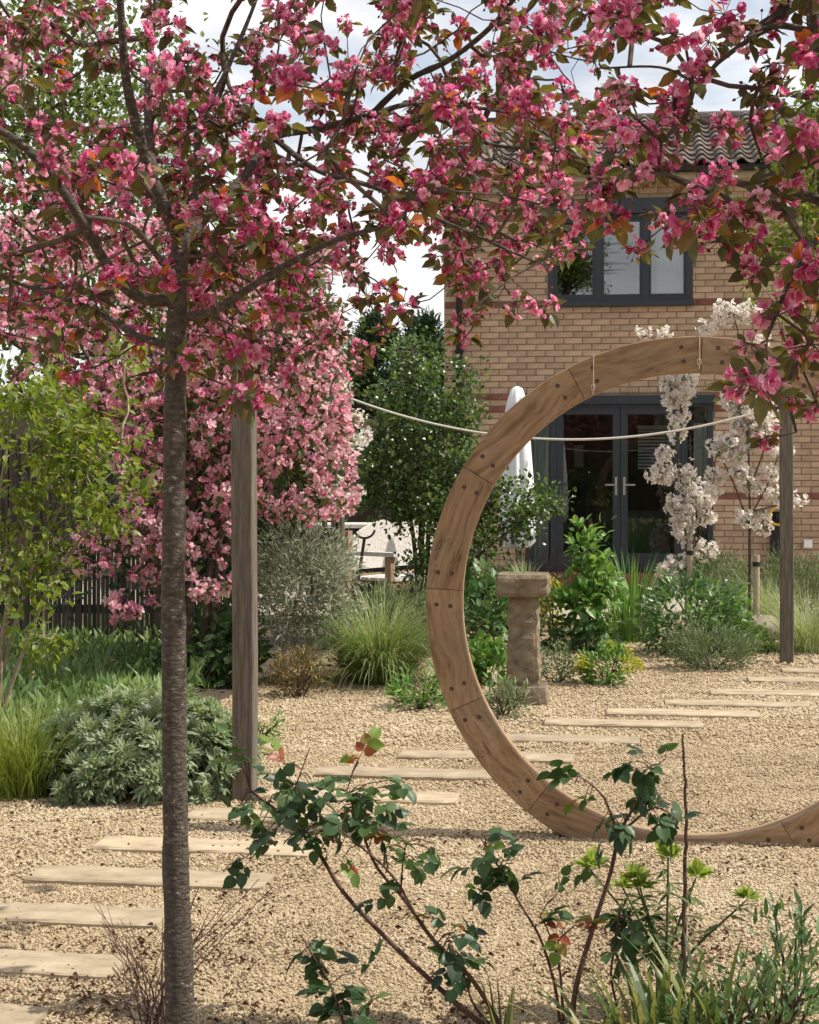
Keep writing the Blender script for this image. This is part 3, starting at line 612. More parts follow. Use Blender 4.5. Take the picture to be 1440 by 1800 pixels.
# ------------------------------------------------------------------ stone pedestal, boulder, bench, fork, parasol, shed
def rough_prism(acc, c, profile, n_z, seed, amp, nper=6):
    """square stone block: profile = [(z, half width)], sides split and made uneven"""
    r_ = np.random.default_rng(seed); V = []; zs = np.linspace(profile[0][0], profile[-1][0], n_z); pz = [p[0] for p in profile]; ph = [p[1] for p in profile]
    sides = []
    for s_ in range(4):
        for q in np.linspace(-1, 1, nper, endpoint=False): sides.append([(q, -1), (1, q), (-q, 1), (-1, -q)][s_])
    m_ = len(sides); nz = r_.normal(0, 1, (n_z, m_))
    nz = (nz + np.roll(nz, 1, 1) + np.roll(nz, -1, 1)) / 1.7
    for i, z in enumerate(zs):
        h = np.interp(z, pz, ph)
        for j, (x, y) in enumerate(sides):
            k = 1 - .05 * (abs(x) > .95 and abs(y) > .95); d = 1 + amp * nz[i, j] / h
            V.append(A(c) + U * x * h * k * d + N * y * h * k * d + ZU * z)
    i = np.arange(n_z - 1)[:, None] * m_; j = np.arange(m_)[None]; k = (j + 1) % m_
    acc.add(V, [np.stack([i + j, i + k, i + m_ + k, i + m_ + j], -1).reshape(-1, 4), A([list(range(m_))[::-1], list((n_z - 1) * m_ + np.arange(m_))])])
pp = G(918, 1240) + N * .13; ped = thing('stone_pedestal', 'rough sandstone pedestal with square cap and plinth seen through the moon gate', 'pedestal', (pp[0], pp[1], 0))
for nm, prof, nz_, sd, am in (('plinth', [(-.01, .165), (.10, .163), (.118, .15)], 5, 1, .003), ('pillar', [(.116, .108), (.35, .102), (.70, .096)], 18, 2, .0042), ('cap', [(.698, .158), (.71, .168), (.82, .17), (.838, .16)], 7, 3, .0035)):
    a = Acc(); rough_prism(a, A([pp[0], pp[1], 0]), prof, nz_, sd, am); a.build(nm, M['stone'], ped)
def boulder(px, py, r, label):
    b = G(px, py); n, m_ = 9, 14; V = []; r_ = np.random.default_rng(5)
    for i in range(n):
        ph = np.pi * i / (n - 1)
        for j in range(m_):
            q = 2 * np.pi * j / m_; k = 1 + .07 * math.sin(3 * q + 1) * math.sin(2 * ph) + r_.normal(0, .02)
            V.append(b + A([r * 1.15 * math.sin(ph) * math.cos(q), r * math.sin(ph) * math.sin(q), r * .62 + r * .72 * math.cos(ph)]) * A([k, k, 1]) - A([b[0], b[1], 0]) * 0)
    i = np.arange(n - 1)[:, None] * m_; j = np.arange(m_)[None]; k = (j + 1) % m_
    o = Acc().add(V, np.stack([i + j, i + m_ + j, i + m_ + k, i + k], -1).reshape(-1, 4)).build('boulder', M['boulder'], None, smooth=True); tag(o, label, 'boulder')
boulder(1340, 1126, .17, 'smooth grey-brown boulder lying between green mounds and a timber post')

# bench, turned to look across the garden
bo = P(611, 0, 16.0); bo[2] = 0; bench = thing('garden_bench', 'silvery wooden garden bench with a curved back panel beside an evergreen shrub', 'bench', bo)
bf = nrm(A([.80, -.60, 0])); bb = nrm(A([.60, .80, 0])); BL = 1.45
def bbox(name, c, h, mat='bench', parent=None): return Acc().add(boxv(bo + bb * c[0] + bf * c[1] + ZU * c[2], h, bb, bf, ZU), BOXF).build(name, M[mat], bench, parent=parent)
for l_ in (0.0, BL):
    bbox('leg', (l_, 0, .45), (.035, .035, .45), 'bench_leg'); bbox('leg', (l_, .52, .33), (.035, .035, .33), 'bench_leg'); bbox('armrest', (l_, .27, .685), (.045, .33, .02))
ns = 24; xs = np.linspace(.03, BL - .03, ns); top = .83 + .15 * np.clip((np.sin((xs / BL) * math.pi) * 1.9 - .45), 0, 1) ** .8 + .012 * np.sin(xs * 13); V = []
for x, z in zip(xs, top):
    for d in (-.015, .015): V += [bo + bb * x + bf * d + ZU * z, bo + bb * x + bf * d + ZU * .52]
i = np.arange(ns - 1) * 4
Q = np.concatenate([np.stack([i + a_, i + b_, i + 4 + b_, i + 4 + a_], -1) for a_, b_ in ((0, 1), (1, 3), (3, 2), (2, 0))]); Acc().add(V, Q).build('back_panel', M['bench'], bench)
for q in range(5): bbox('seat_slat', (BL / 2, .08 + q * .105, .44), (BL / 2 - .04, .046, .014))
bbox('front_rail', (BL / 2, .52, .38), (BL / 2 - .04, .015, .04), 'bench_leg'); bbox('back_rail', (BL / 2, 0, .42), (BL / 2 - .04, .015, .05), 'bench_leg')
# garden fork stuck in the soil
fk = P(612, 1105, 14.0); fk[2] = 0; fork = thing('garden_fork', 'dark garden fork with crescent handle standing upright in front of the bench', 'garden fork', fk)
tp = P(641, 946, 14.0); V, Fs = tube([fk + ZU * .2 + (tp - fk) * .12, fk * .5 + tp * .5, tp], .014, 7); Acc().add(V, Fs).build('shaft', M['iron'], fork, smooth=True)
th = np.linspace(math.radians(190), math.radians(350), 14); V, Fs = tube([tp + A([.088 * math.cos(x), 0, .085 + .085 * math.sin(x)]) + (A([0, 0, 0])) for x in th], .011, 6); Acc().add(V, Fs).build('handle', M['iron'], fork, smooth=True)
for q in (-1.5, -.5, .5, 1.5):
    c0 = fk + (tp - fk) * .14 + ZU * .2 + A([q * .045, 0, -.02]); V, Fs = tube([c0 + ZU * .02 - A([q * .02, 0, 0]), c0 - ZU * .03, c0 - A([.06, 0, .30])], [.007, .007, .003], 5); Acc().add(V, Fs).build('tine', M['iron'], fork)
# closed parasol
pr = P(909, 0, 16.4); pr[2] = 0; par = thing('closed_parasol', 'closed white parasol standing by the glazed doors', 'parasol', pr)
V, Fs = tube([pr + ZU * .05, pr + ZU * 2.28], .02, 8); Acc().add(V, Fs).build('pole', M['bench_leg'], par)
zs = [.72, .78, 1.0, 1.4, 1.8, 2.05, 2.07, 2.2, 2.3, 2.32]; rs = [.12, .165, .165, .145, .115, .088, .105, .085, .05, .01]; m_ = 32; V = []
for z, r_ in zip(zs, rs):
    for j in range(m_):
        q = 2 * np.pi * j / m_; k = 1 + .16 * math.cos(8 * q + z * .8) * (1 if z < 2.2 else .4); V.append(pr + A([r_ * k * math.cos(q), r_ * k * math.sin(q), z]))
i = np.arange(len(zs) - 1)[:, None] * m_; j = np.arange(m_)[None]; k = (j + 1) % m_
Acc().add(V, np.stack([i + j, i + k, i + m_ + k, i + m_ + j], -1).reshape(-1, 4)).build('canopy', M['parasol'], par, smooth=True)
V, Fs = tube([pr + ZU * .008, pr + ZU * .06], [.26, .24], 16); Acc().add(V, Fs).build('base', M['iron'], par)
# shed at the back, with boards
sh = P(560, 0, 23.0); sh[2] = 0; shed = thing('garden_shed', 'brown boarded garden shed with a dark roof half hidden behind the evergreen shrub', 'shed', sh)
SB = [sh[0] - .6, sh[0] + 1.0]
for q in range(14): Acc().add(boxv(A([SB[0] + .06 + q * .115, 23.0, 1.0]), (.0555, .012 + .004 * (q % 2), 1.0)), BOXF, rng.uniform()).build('board', M['shed'], shed)
Acc().add(boxv(A([sh[0] + .2, 23.9, 1.0]), (.8, .86, .98)), BOXF).build('core', M['shed'], shed)
V = [A([SB[0] - .2, 22.75, 2.62]), A([SB[1] + .1, 22.75, 2.2]), A([SB[1] + .1, 24.9, 2.2]), A([SB[0] - .2, 24.9, 2.62])]; Acc().add(V + [v + ZU * .06 for v in V], BOXF).build('roof', M['slat'], shed)
Acc().add(boxv(P(648, 750, 22.7), (.11, .08, .11)), BOXF).build('beam_end', M['beam'], shed)
# raised black planter with pale coping
rp = P(660, 0, 18.5); rp[2] = 0; pl = thing('raised_planter', 'black raised planter with a pale coping behind the bench', 'planter', rp)
Acc().add(boxv(rp + ZU * .42, (.75, .3, .42)), BOXF).build('box', M['black'], pl); Acc().add(boxv(rp + ZU * .86, (.79, .34, .02)), BOXF).build('coping', M['bench'], pl)
# slatted fence along the left border
fx0, fx1, fY = -6.2, -1.35, 13.6; fence = thing('slat_fence', 'dark weathered fence of narrow upright laths behind the pink blossom', 'fence', (-3.5, fY, 0))
for zz in (.35, 1.5): Acc().add(boxv(A([(fx0 + fx1) / 2, fY + .03, zz]), ((fx1 - fx0) / 2, .02, .035)), BOXF).build('rail', M['slat'], fence)
for q in range(6): Acc().add(boxv(A([fx0 + .2 + q * .9, fY + .09, .9]), (.045, .04, .9)), BOXF).build('post', M['slat'], fence)
xs = np.arange(fx0, fx1, .036); LM = []
for v in np.linspace(0, 1, 6):
    V = boxv((0, 0, 0), (.0145, .008, .87)); V[4:, 2] += A([0, 0, .0, 0]); LM.append(mesh('lath', V, [BOXF], M['slat'], np.full(8, v)))
for x in xs:
    q = rng.normal(0, .006); inst('lath', LM[rng.integers(6)], fence, A([x, fY + rng.normal(0, .003), .88 + rng.normal(0, .015)]), A([[math.cos(q), 0, math.sin(q)], [0, 1, 0], [-math.sin(q), 0, math.cos(q)]]))

# ------------------------------------------------------------------ plant builders
def rdir(n, r=rng): return nrm(r.normal(0, 1, (n, 3)))
def blob_leaves(c, rad, n, K, cr, shell=.7, zmin=-9., up=.35, seed=0, flatten=1.0):
    """leaf places in clumps over an uneven ellipsoid: position, axis, normal"""
    r_ = np.random.default_rng(seed); d = rdir(K, r_); c = A(c, float); rad = A(rad, float)
    cc = c + d * rad * (r_.uniform(shell, 1.0, (K, 1)) * r_.uniform(.86, 1.08, (K, 1)))
    k = r_.integers(0, K, n); pos = cc[k] + r_.normal(0, 1, (n, 3)) * cr * A([1, 1, flatten])
    ok = pos[:, 2] > zmin; pos = pos[ok]; k = k[ok]; n = len(pos)
    outw = nrm(pos - (c - A([0, 0, rad[2] * .4]))); ax = nrm(outw + r_.normal(0, .55, (n, 3)) + A([0, 0, up - .25]))
    nn = nrm(outw * .5 + A([0, 0, 1.]) * .8 + r_.normal(0, .45, (n, 3))); return pos, ax, nn
def varmeshes(name, T, mat, nv=6):
    return [mesh(name, T[0], T[1], mat, np.full(len(T[0]), v)) for v in np.linspace(.02, .98, nv)]
def foliage(root, T, mat, pos, ax, nn, size, seed, nparts=0, pname='leaf', vbias=0., name='foliage', parent=None):
    """leaves nearest the viewer's path as parts, the rest as one mass"""
    r_ = np.random.default_rng(seed + 77); n = len(pos); sz = np.broadcast_to(size, (n,)) * r_.uniform(.65, 1.2, n); v = np.clip(r_.beta(1.6, 1.6, n) + vbias, 0, 1)
    o = np.argsort(pos[:, 1]); a = o[:nparts]; b = o[nparts:]
    if nparts:
        ms = varmeshes(pname, T, M[mat])
        for i in a: inst(pname, ms[int(v[i] * 5.99)], root, pos[i], frame(ax[i], nn[i]), sz[i], parent=parent)
    if len(b):
        acc = Acc(); scatter(acc, T, pos[b], ax[b], nn[b], sz[b], v[b]); return acc.build(name, M[mat], root, parent=parent, kind='stuff')
def stems(root, base, tips, r, mat, name='stem', wob=.04, sides=5, sep=False, bow=.0):
    acc = Acc()
    for tpt in tips:
        b = A(base) + A([rng.normal(0, .02), rng.normal(0, .02), 0]); t = np.linspace(0, 1, 6)[:, None]; tpt = A(tpt)
        p = b + (tpt - b) * t; L_ = np.linalg.norm(tpt - b); p[1:-1] += rng.normal(0, wob * L_ * .5, (4, 3)); p += A([0, 0, 1.]) * bow * L_ * (t * (1 - t))
        V, Fs = tube(p, np.linspace(r, r * .4, 6), sides)
        if sep: Acc().add(V, Fs).build(name, M[mat], root)
        else: acc.add(V, Fs)
    if not sep: acc.build(name, M[mat], root)
def shrub(name, label, cat, px, py, rad, n, T, size, mat, K=40, cr=.06, zc=None, seed=1, nparts=0, stem='twig', shell=.6, nst=10, group=None, Y=None, pname='leaf', up=.35):
    b = G(px, py) if Y is None else A([*P(px, py, Y)[:2], 0]); b[2] = 0
    r = thing(name, label, cat, b, group); c = b + A([0, 0, zc if zc is not None else rad[2] * .85])
    pos, ax, nn = blob_leaves(c, rad, n, K, cr, shell, .01, up, seed)
    tips = pos[np.random.default_rng(seed).choice(len(pos), nst, replace=False)]; tips = tips * .85 + c * .15
    stems(r, b, tips, .006 + .004 * rad[2], stem); foliage(r, T, mat, pos, ax, nn, size, seed, nparts, pname); return r, b, c
def blades(acc, base, n, spread, length, width, seed, lean=(.1, .9), droop=.6, segs=5, vlo=0., vhi=1., az=None):
    """arching strap or grass blades, each tapering to a point"""
    r_ = np.random.default_rng(seed); a = r_.uniform(0, 2 * np.pi, n) if az is None else r_.uniform(*az, n); q = r_.uniform(0, 1, n) ** .6
    b = A(base) + np.stack([np.cos(a) * q * spread, np.sin(a) * q * spread, np.zeros(n)], 1)
    L_ = length * r_.uniform(.6, 1.15, n); th0 = r_.uniform(lean[0], lean[1], n) * (.35 + .65 * q); dr = droop * r_.uniform(.5, 1.5, n); a2 = a + r_.normal(0, .35, n)
    h = np.stack([np.cos(a2), np.sin(a2), np.zeros(n)], 1); side = np.stack([-np.sin(a2), np.cos(a2), np.zeros(n)], 1); p = b.copy(); th_ = th0.copy(); rows = []
    ws = np.linspace(1, 0, segs + 1) ** .6; ws[0] = .7
    for s_ in range(segs + 1):
        w_ = width * ws[s_] * r_.uniform(.9, 1.1, n) * .5; rows.append(p - side * w_[:, None]); rows.append(p + side * w_[:, None])
        p = p + (L_ / segs)[:, None] * (h * np.sin(th_)[:, None] + A([0, 0, 1.]) * np.cos(th_)[:, None]); th_ = th_ + dr / segs * 2
    V = np.stack(rows, 1); V[:, :, 2] = np.maximum(V[:, :, 2], .006); m_ = 2 * (segs + 1); s_ = np.arange(segs) * 2; Q = np.stack([s_, s_ + 1, s_ + 3, s_ + 2], -1)
    acc.add(V.reshape(-1, 3), [(Q[None] + (np.arange(n) * m_)[:, None, None]).reshape(-1, 4)], np.repeat(r_.uniform(vlo, vhi, n), m_))
def clump(name, label, cat, px, py, n, spread, length, width, mat, seed, group=None, nparts=0, Y=None, **kw):
    b = G(px, py) if Y is None else A([*P(px, py, Y)[:2], 0]); b[2] = 0; r = thing(name, label, cat, b, group)
    for q in range(nparts): a = Acc(); blades(a, b, 1, spread, length, width, seed * 100 + q, **kw); a.build('blade', M[mat], r)
    if n: a = Acc(); blades(a, b, n, spread, length, width, seed, **kw); a.build('blades', M[mat], r, kind='stuff')
    return r, b

def grow(limbs, targets, step=.09, tipr=.0016, sag=.0, rmax=.012):
    """join every target to the nearest wood already there: returns the twigs as paths and radii"""
    X = np.concatenate([l for l, _ in limbs]); par = [-1] * len(X); X = list(X); cnt = [0.] * len(X)
    arr = np.array(X); D = np.array([np.min(np.linalg.norm(arr - t, axis=1)) for t in targets]); paths = []; nodes = arr
    for i in np.argsort(D):
        t = targets[i]; d = np.linalg.norm(nodes - t, axis=1) + .25 * np.maximum(0, nodes[:, 2] - t[2]) * 0; j = int(np.argmin(d)); p0 = nodes[j]; L_ = d[j]
        m_ = max(2, int(L_ / step) + 1); s_ = np.linspace(0, 1, m_ + 1)[:, None]; pth = p0 + (t - p0) * s_; side = rng.normal(0, .12, 3) * L_
        pth += side * (s_ * (1 - s_)) * 2; pth[1:-1] += rng.normal(0, .008, (m_ - 1, 3)); paths.append((j, len(nodes), pth)); nodes = np.concatenate([nodes, pth[1:]])
    load = np.zeros(len(nodes)); 
    for j, st, pth in reversed(paths):
        n_ = len(pth) - 1; acc_ = 0
        ld = 1.0 + load[st:st + n_][::-1].cumsum()[::-1]; load[st:st + n_] = ld; load[j] += ld[0]
    outp = []
    for j, st, pth in paths:
        ld = load[st:st + len(pth) - 1]; r = np.minimum(tipr * np.concatenate([[ld[0]], ld]) ** .55, rmax); outp.append((pth, r))
    return outp
def spline(pts, k=6):
    """smooth curve through the given points"""
    pts = A(pts, float); n = len(pts); out_ = []
    e = np.concatenate([[2 * pts[0] - pts[1]], pts, [2 * pts[-1] - pts[-2]]])
    for i in range(n - 1):
        p0, p1, p2, p3 = e[i:i + 4]
        for t in np.linspace(0, 1, k, endpoint=False): out_.append(.5 * (2 * p1 + (p2 - p0) * t + (2 * p0 - 5 * p1 + 4 * p2 - p3) * t * t + (3 * p1 - p0 - 3 * p2 + p3) * t ** 3))
    return A(out_ + [pts[-1]])

def flower(acc, c, d, size, r_, rows=2, mi=0, vb=0.):
    """open blossom facing d: rings of cupped petals and a tuft of stamens"""
    d = nrm(A(d)); a = nrm(np.cross(d, A([.3, .2, .9]) if abs(d[2]) < .9 else A([1., 0, 0]))); b = np.cross(d, a); pos = []; ax = []; nn = []; sz = []; vv = []
    for k in range(rows):
        n = 5; ph = r_.uniform(0, 6.28); tilt = .28 + .42 * k + r_.normal(0, .1)
        for q in range(n):
            an = ph + q * 2 * np.pi / n + r_.normal(0, .12); rad = a * math.cos(an) + b * math.sin(an); t = tilt + r_.normal(0, .12)
            pos.append(c); ax.append(rad * math.cos(t) + d * math.sin(t)); nn.append(d * math.cos(t) - rad * math.sin(t)); sz.append(size * (1 - .18 * k) * r_.uniform(.85, 1.1)); vv.append(np.clip(r_.normal(.64, .26) + vb, 0, 1))
    scatter(acc, PET, A(pos), A(ax), A(nn), A(sz), A(vv), mi)
def spindle(acc, p, d, L_, w_, v, mi):
    d = nrm(A(d)); a = nrm(np.cross(d, A([.31, .22, .9]))); b = np.cross(d, a); V = [p] + [p + d * L_ * .45 + w_ * (a * math.cos(t) + b * math.sin(t)) for t in (0, 1.57, 3.14, 4.71)] + [p + d * L_]
    acc.add(V, A([[0, 2, 1], [0, 3, 2], [0, 4, 3], [0, 1, 4], [5, 1, 2], [5, 2, 3], [5, 3, 4], [5, 4, 1]]), v, mi)
def cluster_mesh(seed, nf=6, nl=6, R=.029, fs=.0185, rows=2, mats=('petal', 'apple_leaf', 'twig', 'bud'), leafL=.045, nb=4):
    """one spur: stalks, open flowers, buds and the young leaves round them"""
    r_ = np.random.default_rng(seed); acc = Acc(); vb = r_.normal(0, .17)
    for q in range(nf):
        d = rdir(1, r_)[0]; d[2] = d[2] * .7; d = nrm(d); c = d * R * r_.uniform(.7, 1.25); V, Fs = tube([A([0, 0, 0.]), c * .5 + A([0, 0, .004]), c], .0011, 3, False); acc.add(V, Fs, .5, 2)
        flower(acc, c, nrm(d + r_.normal(0, .35, 3)), fs * r_.uniform(.8, 1.15), r_, rows, 0, vb)
        for k in range(3): s_ = nrm(d + r_.normal(0, .35, 3)); spindle(acc, c, s_, fs * .5, fs * .05, .5, 4)
    for q in range(nb):
        d = nrm(rdir(1, r_)[0] + A([0, 0, -.1])); c = d * R * r_.uniform(.9, 1.7); V, Fs = tube([A([0, 0, 0.]), c], .0009, 3, False); acc.add(V, Fs, .3, 2); spindle(acc, c, d, .012, .0048, r_.uniform(), 3)
    if nl:
        d = rdir(nl, r_); d[:, 2] = d[:, 2] * .5 - .25; d = nrm(d); pos = d * R * r_.uniform(.4, 1.0, (nl, 1)); nn = nrm(A([0, 0, 1.]) + r_.normal(0, .5, (nl, 3)))
        scatter(acc, LEAF, pos, nrm(d + r_.normal(0, .25, (nl, 3))), nn, leafL * r_.uniform(.6, 1.3, nl), np.clip(r_.beta(1.5, 1.6, nl) + (.25 if r_.random() < .22 else 0), 0, 1), 1)
    return acc.mesh('blossom', [M[m_] for m_ in mats] + [M['stamen']])
def blossom_tree(root, targets, meshes, limbs, part_max, seed, sizes=(.7, 1.2), tipr=.0016, twigmat='twig', rmax=.012):
    acc = Acc(); r_ = np.random.default_rng(seed)
    for pth, rad in grow(limbs, targets, tipr=tipr, rmax=rmax):
        V, Fs = tube(pth, rad, 5, False); acc.add(V, Fs)
    acc.build('twigs', M[twigmat], root, kind='stuff')
    o = np.argsort(targets[:, 1]); rest_ = Acc(); data = {}
    for n_, i in enumerate(o):
        me = meshes[r_.integers(len(meshes))]; q = r_.uniform(0, 6.28); tl = r_.normal(0, .35); X = A([math.cos(q), math.sin(q), 0]); Z = nrm(A([math.sin(tl), r_.normal(0, .35), 1.])); X = nrm(X - Z * (X @ Z)); R3 = np.stack([X, np.cross(Z, X), Z], 1); s_ = r_.uniform(*sizes)
        if n_ < part_max: inst('blossom', me, root, targets[i], R3, s_)
        else:
            if me.name not in data:
                V = np.zeros(len(me.vertices) * 3, np.float32); me.vertices.foreach_get('co', V); vv = np.zeros(len(me.vertices), np.float32); me.attributes['var'].data.foreach_get('value', vv)
                mi_ = np.zeros(len(me.polygons), np.int32); me.polygons.foreach_get('material_index', mi_); lt = np.zeros(len(me.polygons), np.int32); me.polygons.foreach_get('loop_total', lt); ls = np.zeros(len(me.polygons), np.int32); me.polygons.foreach_get('loop_start', ls); vi = np.zeros(len(me.loops), np.int32); me.loops.foreach_get('vertex_index', vi)
                gr = []
                for k in np.unique(lt):
                    for m2 in np.unique(mi_):
                        sel = (lt == k) & (mi_ == m2)
                        if sel.any(): gr.append((vi[ls[sel][:, None] + np.arange(k)], m2))
                data[me.name] = (V.reshape(-1, 3), vv, gr, list(me.materials))
            V, vv, gr, ml = data[me.name]; n0 = rest_.n; rest_.V.append(targets[i] + (V * s_) @ R3.T); rest_.var.append(vv); rest_.n += len(V)
            for f, m2 in gr: rest_.F.append(f + n0); rest_.mi.append(np.full(len(f), m2))
    if rest_.n: rest_.build('blossom_mass', list(meshes[0].materials), root, kind='stuff')

# ------------------------------------------------------------------ crab apple in front and the one at its side
def limbset(specs, r0s):
    return [(spline([P(*q) for q in sp]), rr) for sp, rr in zip(specs, r0s)]
DM = """785467736345532476641233455
765477365464555666657555123565
543357577566766777756452366
453366577755778876326753665
456566777666788888757755565
676766667776757865347644656
676568776876276635164524767
776678778775167660200157766
877767777863153440000147777
776566777631532000000156666
642234654330000000000046655
200000122100000000000356554
000000000000000000000045544
000000000000000000000002333"""
def tree_targets():
    rows = [r.strip() for r in DM.split('\n')]; T1, T2 = [], []; r_ = np.random.default_rng(21)
    for j, row in enumerate(rows):
        row = row[:24]
        for i, ch in enumerate(row):
            for _ in range(r_.poisson(int(ch) * (.25 if i >= 18 else .43))):
                px, py = (i + r_.random()) * 60, (j + r_.random()) * 60
                if i >= 18 or (i >= 17 and j > 4): T2.append(P(px, py, r_.uniform(3.05, 3.75)))
                else:
                    Y = np.clip(r_.normal(4.72, .55), 3.6, 5.9); T1.append(P(px, py, Y))
    for _ in range(150): px, py = r_.uniform(-420, 0), r_.uniform(-250, 620); T1.append(P(px, py, r_.uniform(3.5, 5.2)))
    for _ in range(190): px, py = r_.uniform(-200, 1000), r_.uniform(-330, 0); T1.append(P(px, py, r_.uniform(3.5, 5.2)))
    for _ in range(90): px, py = r_.uniform(1100, 1500), r_.uniform(-380, 0); T2.append(P(px, py, r_.uniform(2.9, 3.9)))
    for _ in range(130): px, py = r_.uniform(1445, 1950), r_.uniform(-300, 760); T2.append(P(px, py, r_.uniform(2.9, 3.9)))
    return A(T1), A(T2)
T1, T2 = tree_targets()
CL = [cluster_mesh(100 + q, nf=[9, 10, 7, 11, 5, 3][q % 6], nl=[9, 10, 11, 9, 13, 14][q % 6], nb=[2, 3, 5, 2, 8, 9][q % 6], leafL=.044) for q in range(12)]
def big_tree(label, trunk, trad, limbs, targets, seed, loc):
    r = thing('crab_apple_tree', label, 'tree', loc)
    tp_ = spline([A(p) for p in trunk], 8); rr = np.interp(np.linspace(0, 1, len(tp_)), np.linspace(0, 1, len(trad)), trad); rr = rr * (1 + np.random.default_rng(seed).normal(0, .025, len(rr)))
    V, Fs = tube(tp_, rr, 16); V += np.random.default_rng(seed).normal(0, .0009, V.shape); Acc().add(V, Fs).build('trunk', M['bark'], r, smooth=True)
    LS = [(tp_[len(tp_) // 2:], rr)]
    for sp_, a0, a1 in limbs:
        c_ = spline([P(*q) for q in sp_], 6); ra = np.linspace(a0, a1, len(c_)); V, Fs = tube(c_, ra * (1 + np.random.default_rng(3).normal(0, .05, len(c_))), 9); Acc().add(V, Fs).build('limb', M['bark'], r, smooth=True); LS.append((c_[2:], ra))
    blossom_tree(r, targets, CL, LS, 300, seed); return r
tb = G(318, 1885)
big_tree('slender crab apple covered in pink blossom with a straight dark trunk in the gravel', [tb - A([0, 0, .05]), P(317, 1790, 4.2), P(309, 1500, 4.2), P(306, 1200, 4.2), P(305, 1000, 4.2), P(307, 800, 4.2), P(310, 600, 4.2), P(315, 470, 4.2), P(319, 410, 4.2)],
         [.043, .038, .0325, .0315, .030, .029, .0265, .0235, .021],
         [([(319, 425, 4.2), (292, 370, 4.18), (262, 300, 4.15), (240, 220, 4.1), (222, 140, 4.05), (214, 40, 4.0), (205, -80, 3.95), (190, -250, 3.9)], .019, .006),
          ([(268, 315, 4.15), (262, 230, 4.25), (262, 140, 4.35), (268, 50, 4.45), (290, -60, 4.5), (320, -220, 4.55)], .015, .005),
          ([(306, 530, 4.2), (240, 520, 4.15), (192, 470, 4.1), (150, 400, 4.0), (110, 335, 3.95), (50, 265, 3.9), (-20, 215, 3.85), (-130, 140, 3.8), (-300, 60, 3.75)], .0165, .006),
          ([(305, 608, 4.2), (245, 592, 4.25), (200, 565, 4.35), (130, 530, 4.5), (50, 505, 4.6), (-80, 450, 4.8)], .011, .004),
          ([(318, 560, 4.2), (380, 545, 4.1), (430, 512, 4.0), (500, 468, 3.95), (580, 427, 3.9), (650, 405, 3.85), (720, 400, 3.8)], .013, .004),
          ([(319, 432, 4.2), (370, 372, 4.3), (428, 312, 4.4), (480, 242, 4.5), (560, 226, 4.6), (650, 203, 4.7), (730, 182, 4.75), (860, 192, 4.8), (950, 212, 4.85)], .0165, .004),
          ([(317, 440, 4.2), (345, 330, 4.4), (352, 220, 4.6), (400, 120, 4.8), (450, 0, 5.0), (500, -150, 5.1)], .012, .004),
          ([(480, 242, 4.5), (560, 300, 4.4), (660, 330, 4.3), (760, 380, 4.2), (850, 420, 4.15), (940, 460, 4.1)], .009, .003),
          ([(650, 203, 4.7), (720, 140, 4.6), (790, 105, 4.5), (860, 50, 4.4), (910, -10, 4.3), (990, -120, 4.2)], .010, .005),
          ([(730, 182, 4.75), (850, 250, 4.6), (960, 262, 4.5), (1030, 280, 4.4)], .007, .003),
          ([(312, 490, 4.2), (360, 440, 4.6), (430, 425, 5.0), (520, 440, 5.3)], .010, .004),
          ([(313, 500, 4.2), (270, 440, 3.85), (225, 395, 3.6), (150, 380, 3.45)], .010, .004)], T1, 41, (tb[0], tb[1], 0))
r2b = A([.96, 3.3, 0])
big_tree('crab apple with pink blossom reaching across the brick house from beside the gravel', [r2b - A([0, 0, .05]), r2b + A([0, 0, .6]), r2b + A([0.01, 0, 1.3]), P(1530, 560, 3.3), P(1505, 380, 3.3), P(1462, 160, 3.3), P(1434, 40, 3.3), P(1415, -100, 3.3), P(1400, -300, 3.3)],
         [.044, .038, .034, .030, .026, .019, .016, .012, .007],
         [([(1515, 440, 3.3), (1470, 370, 3.33), (1420, 345, 3.37), (1370, 336, 3.42), (1300, 322, 3.5), (1240, 303, 3.55), (1180, 285, 3.6), (1120, 300, 3.65)], .014, .003),
          ([(1445, 60, 3.3), (1370, 45, 3.35), (1320, 68, 3.4), (1260, 112, 3.45), (1230, 145, 3.5), (1160, 118, 3.55), (1050, 120, 3.6)], .008, .002),
          ([(1528, 560, 3.3), (1470, 540, 3.35), (1425, 600, 3.4), (1385, 680, 3.45), (1400, 760, 3.45)], .009, .003),
          ([(1508, 400, 3.3), (1440, 420, 3.2), (1395, 480, 3.15), (1350, 590, 3.1)], .010, .003),
          ([(1508, 400, 3.3), (1600, 300, 3.2), (1750, 180, 3.1), (1880, 120, 3.1)], .014, .004),
          ([(1520, 500, 3.3), (1620, 480, 3.5), (1760, 460, 3.7)], .012, .004)], T2, 43, r2b)

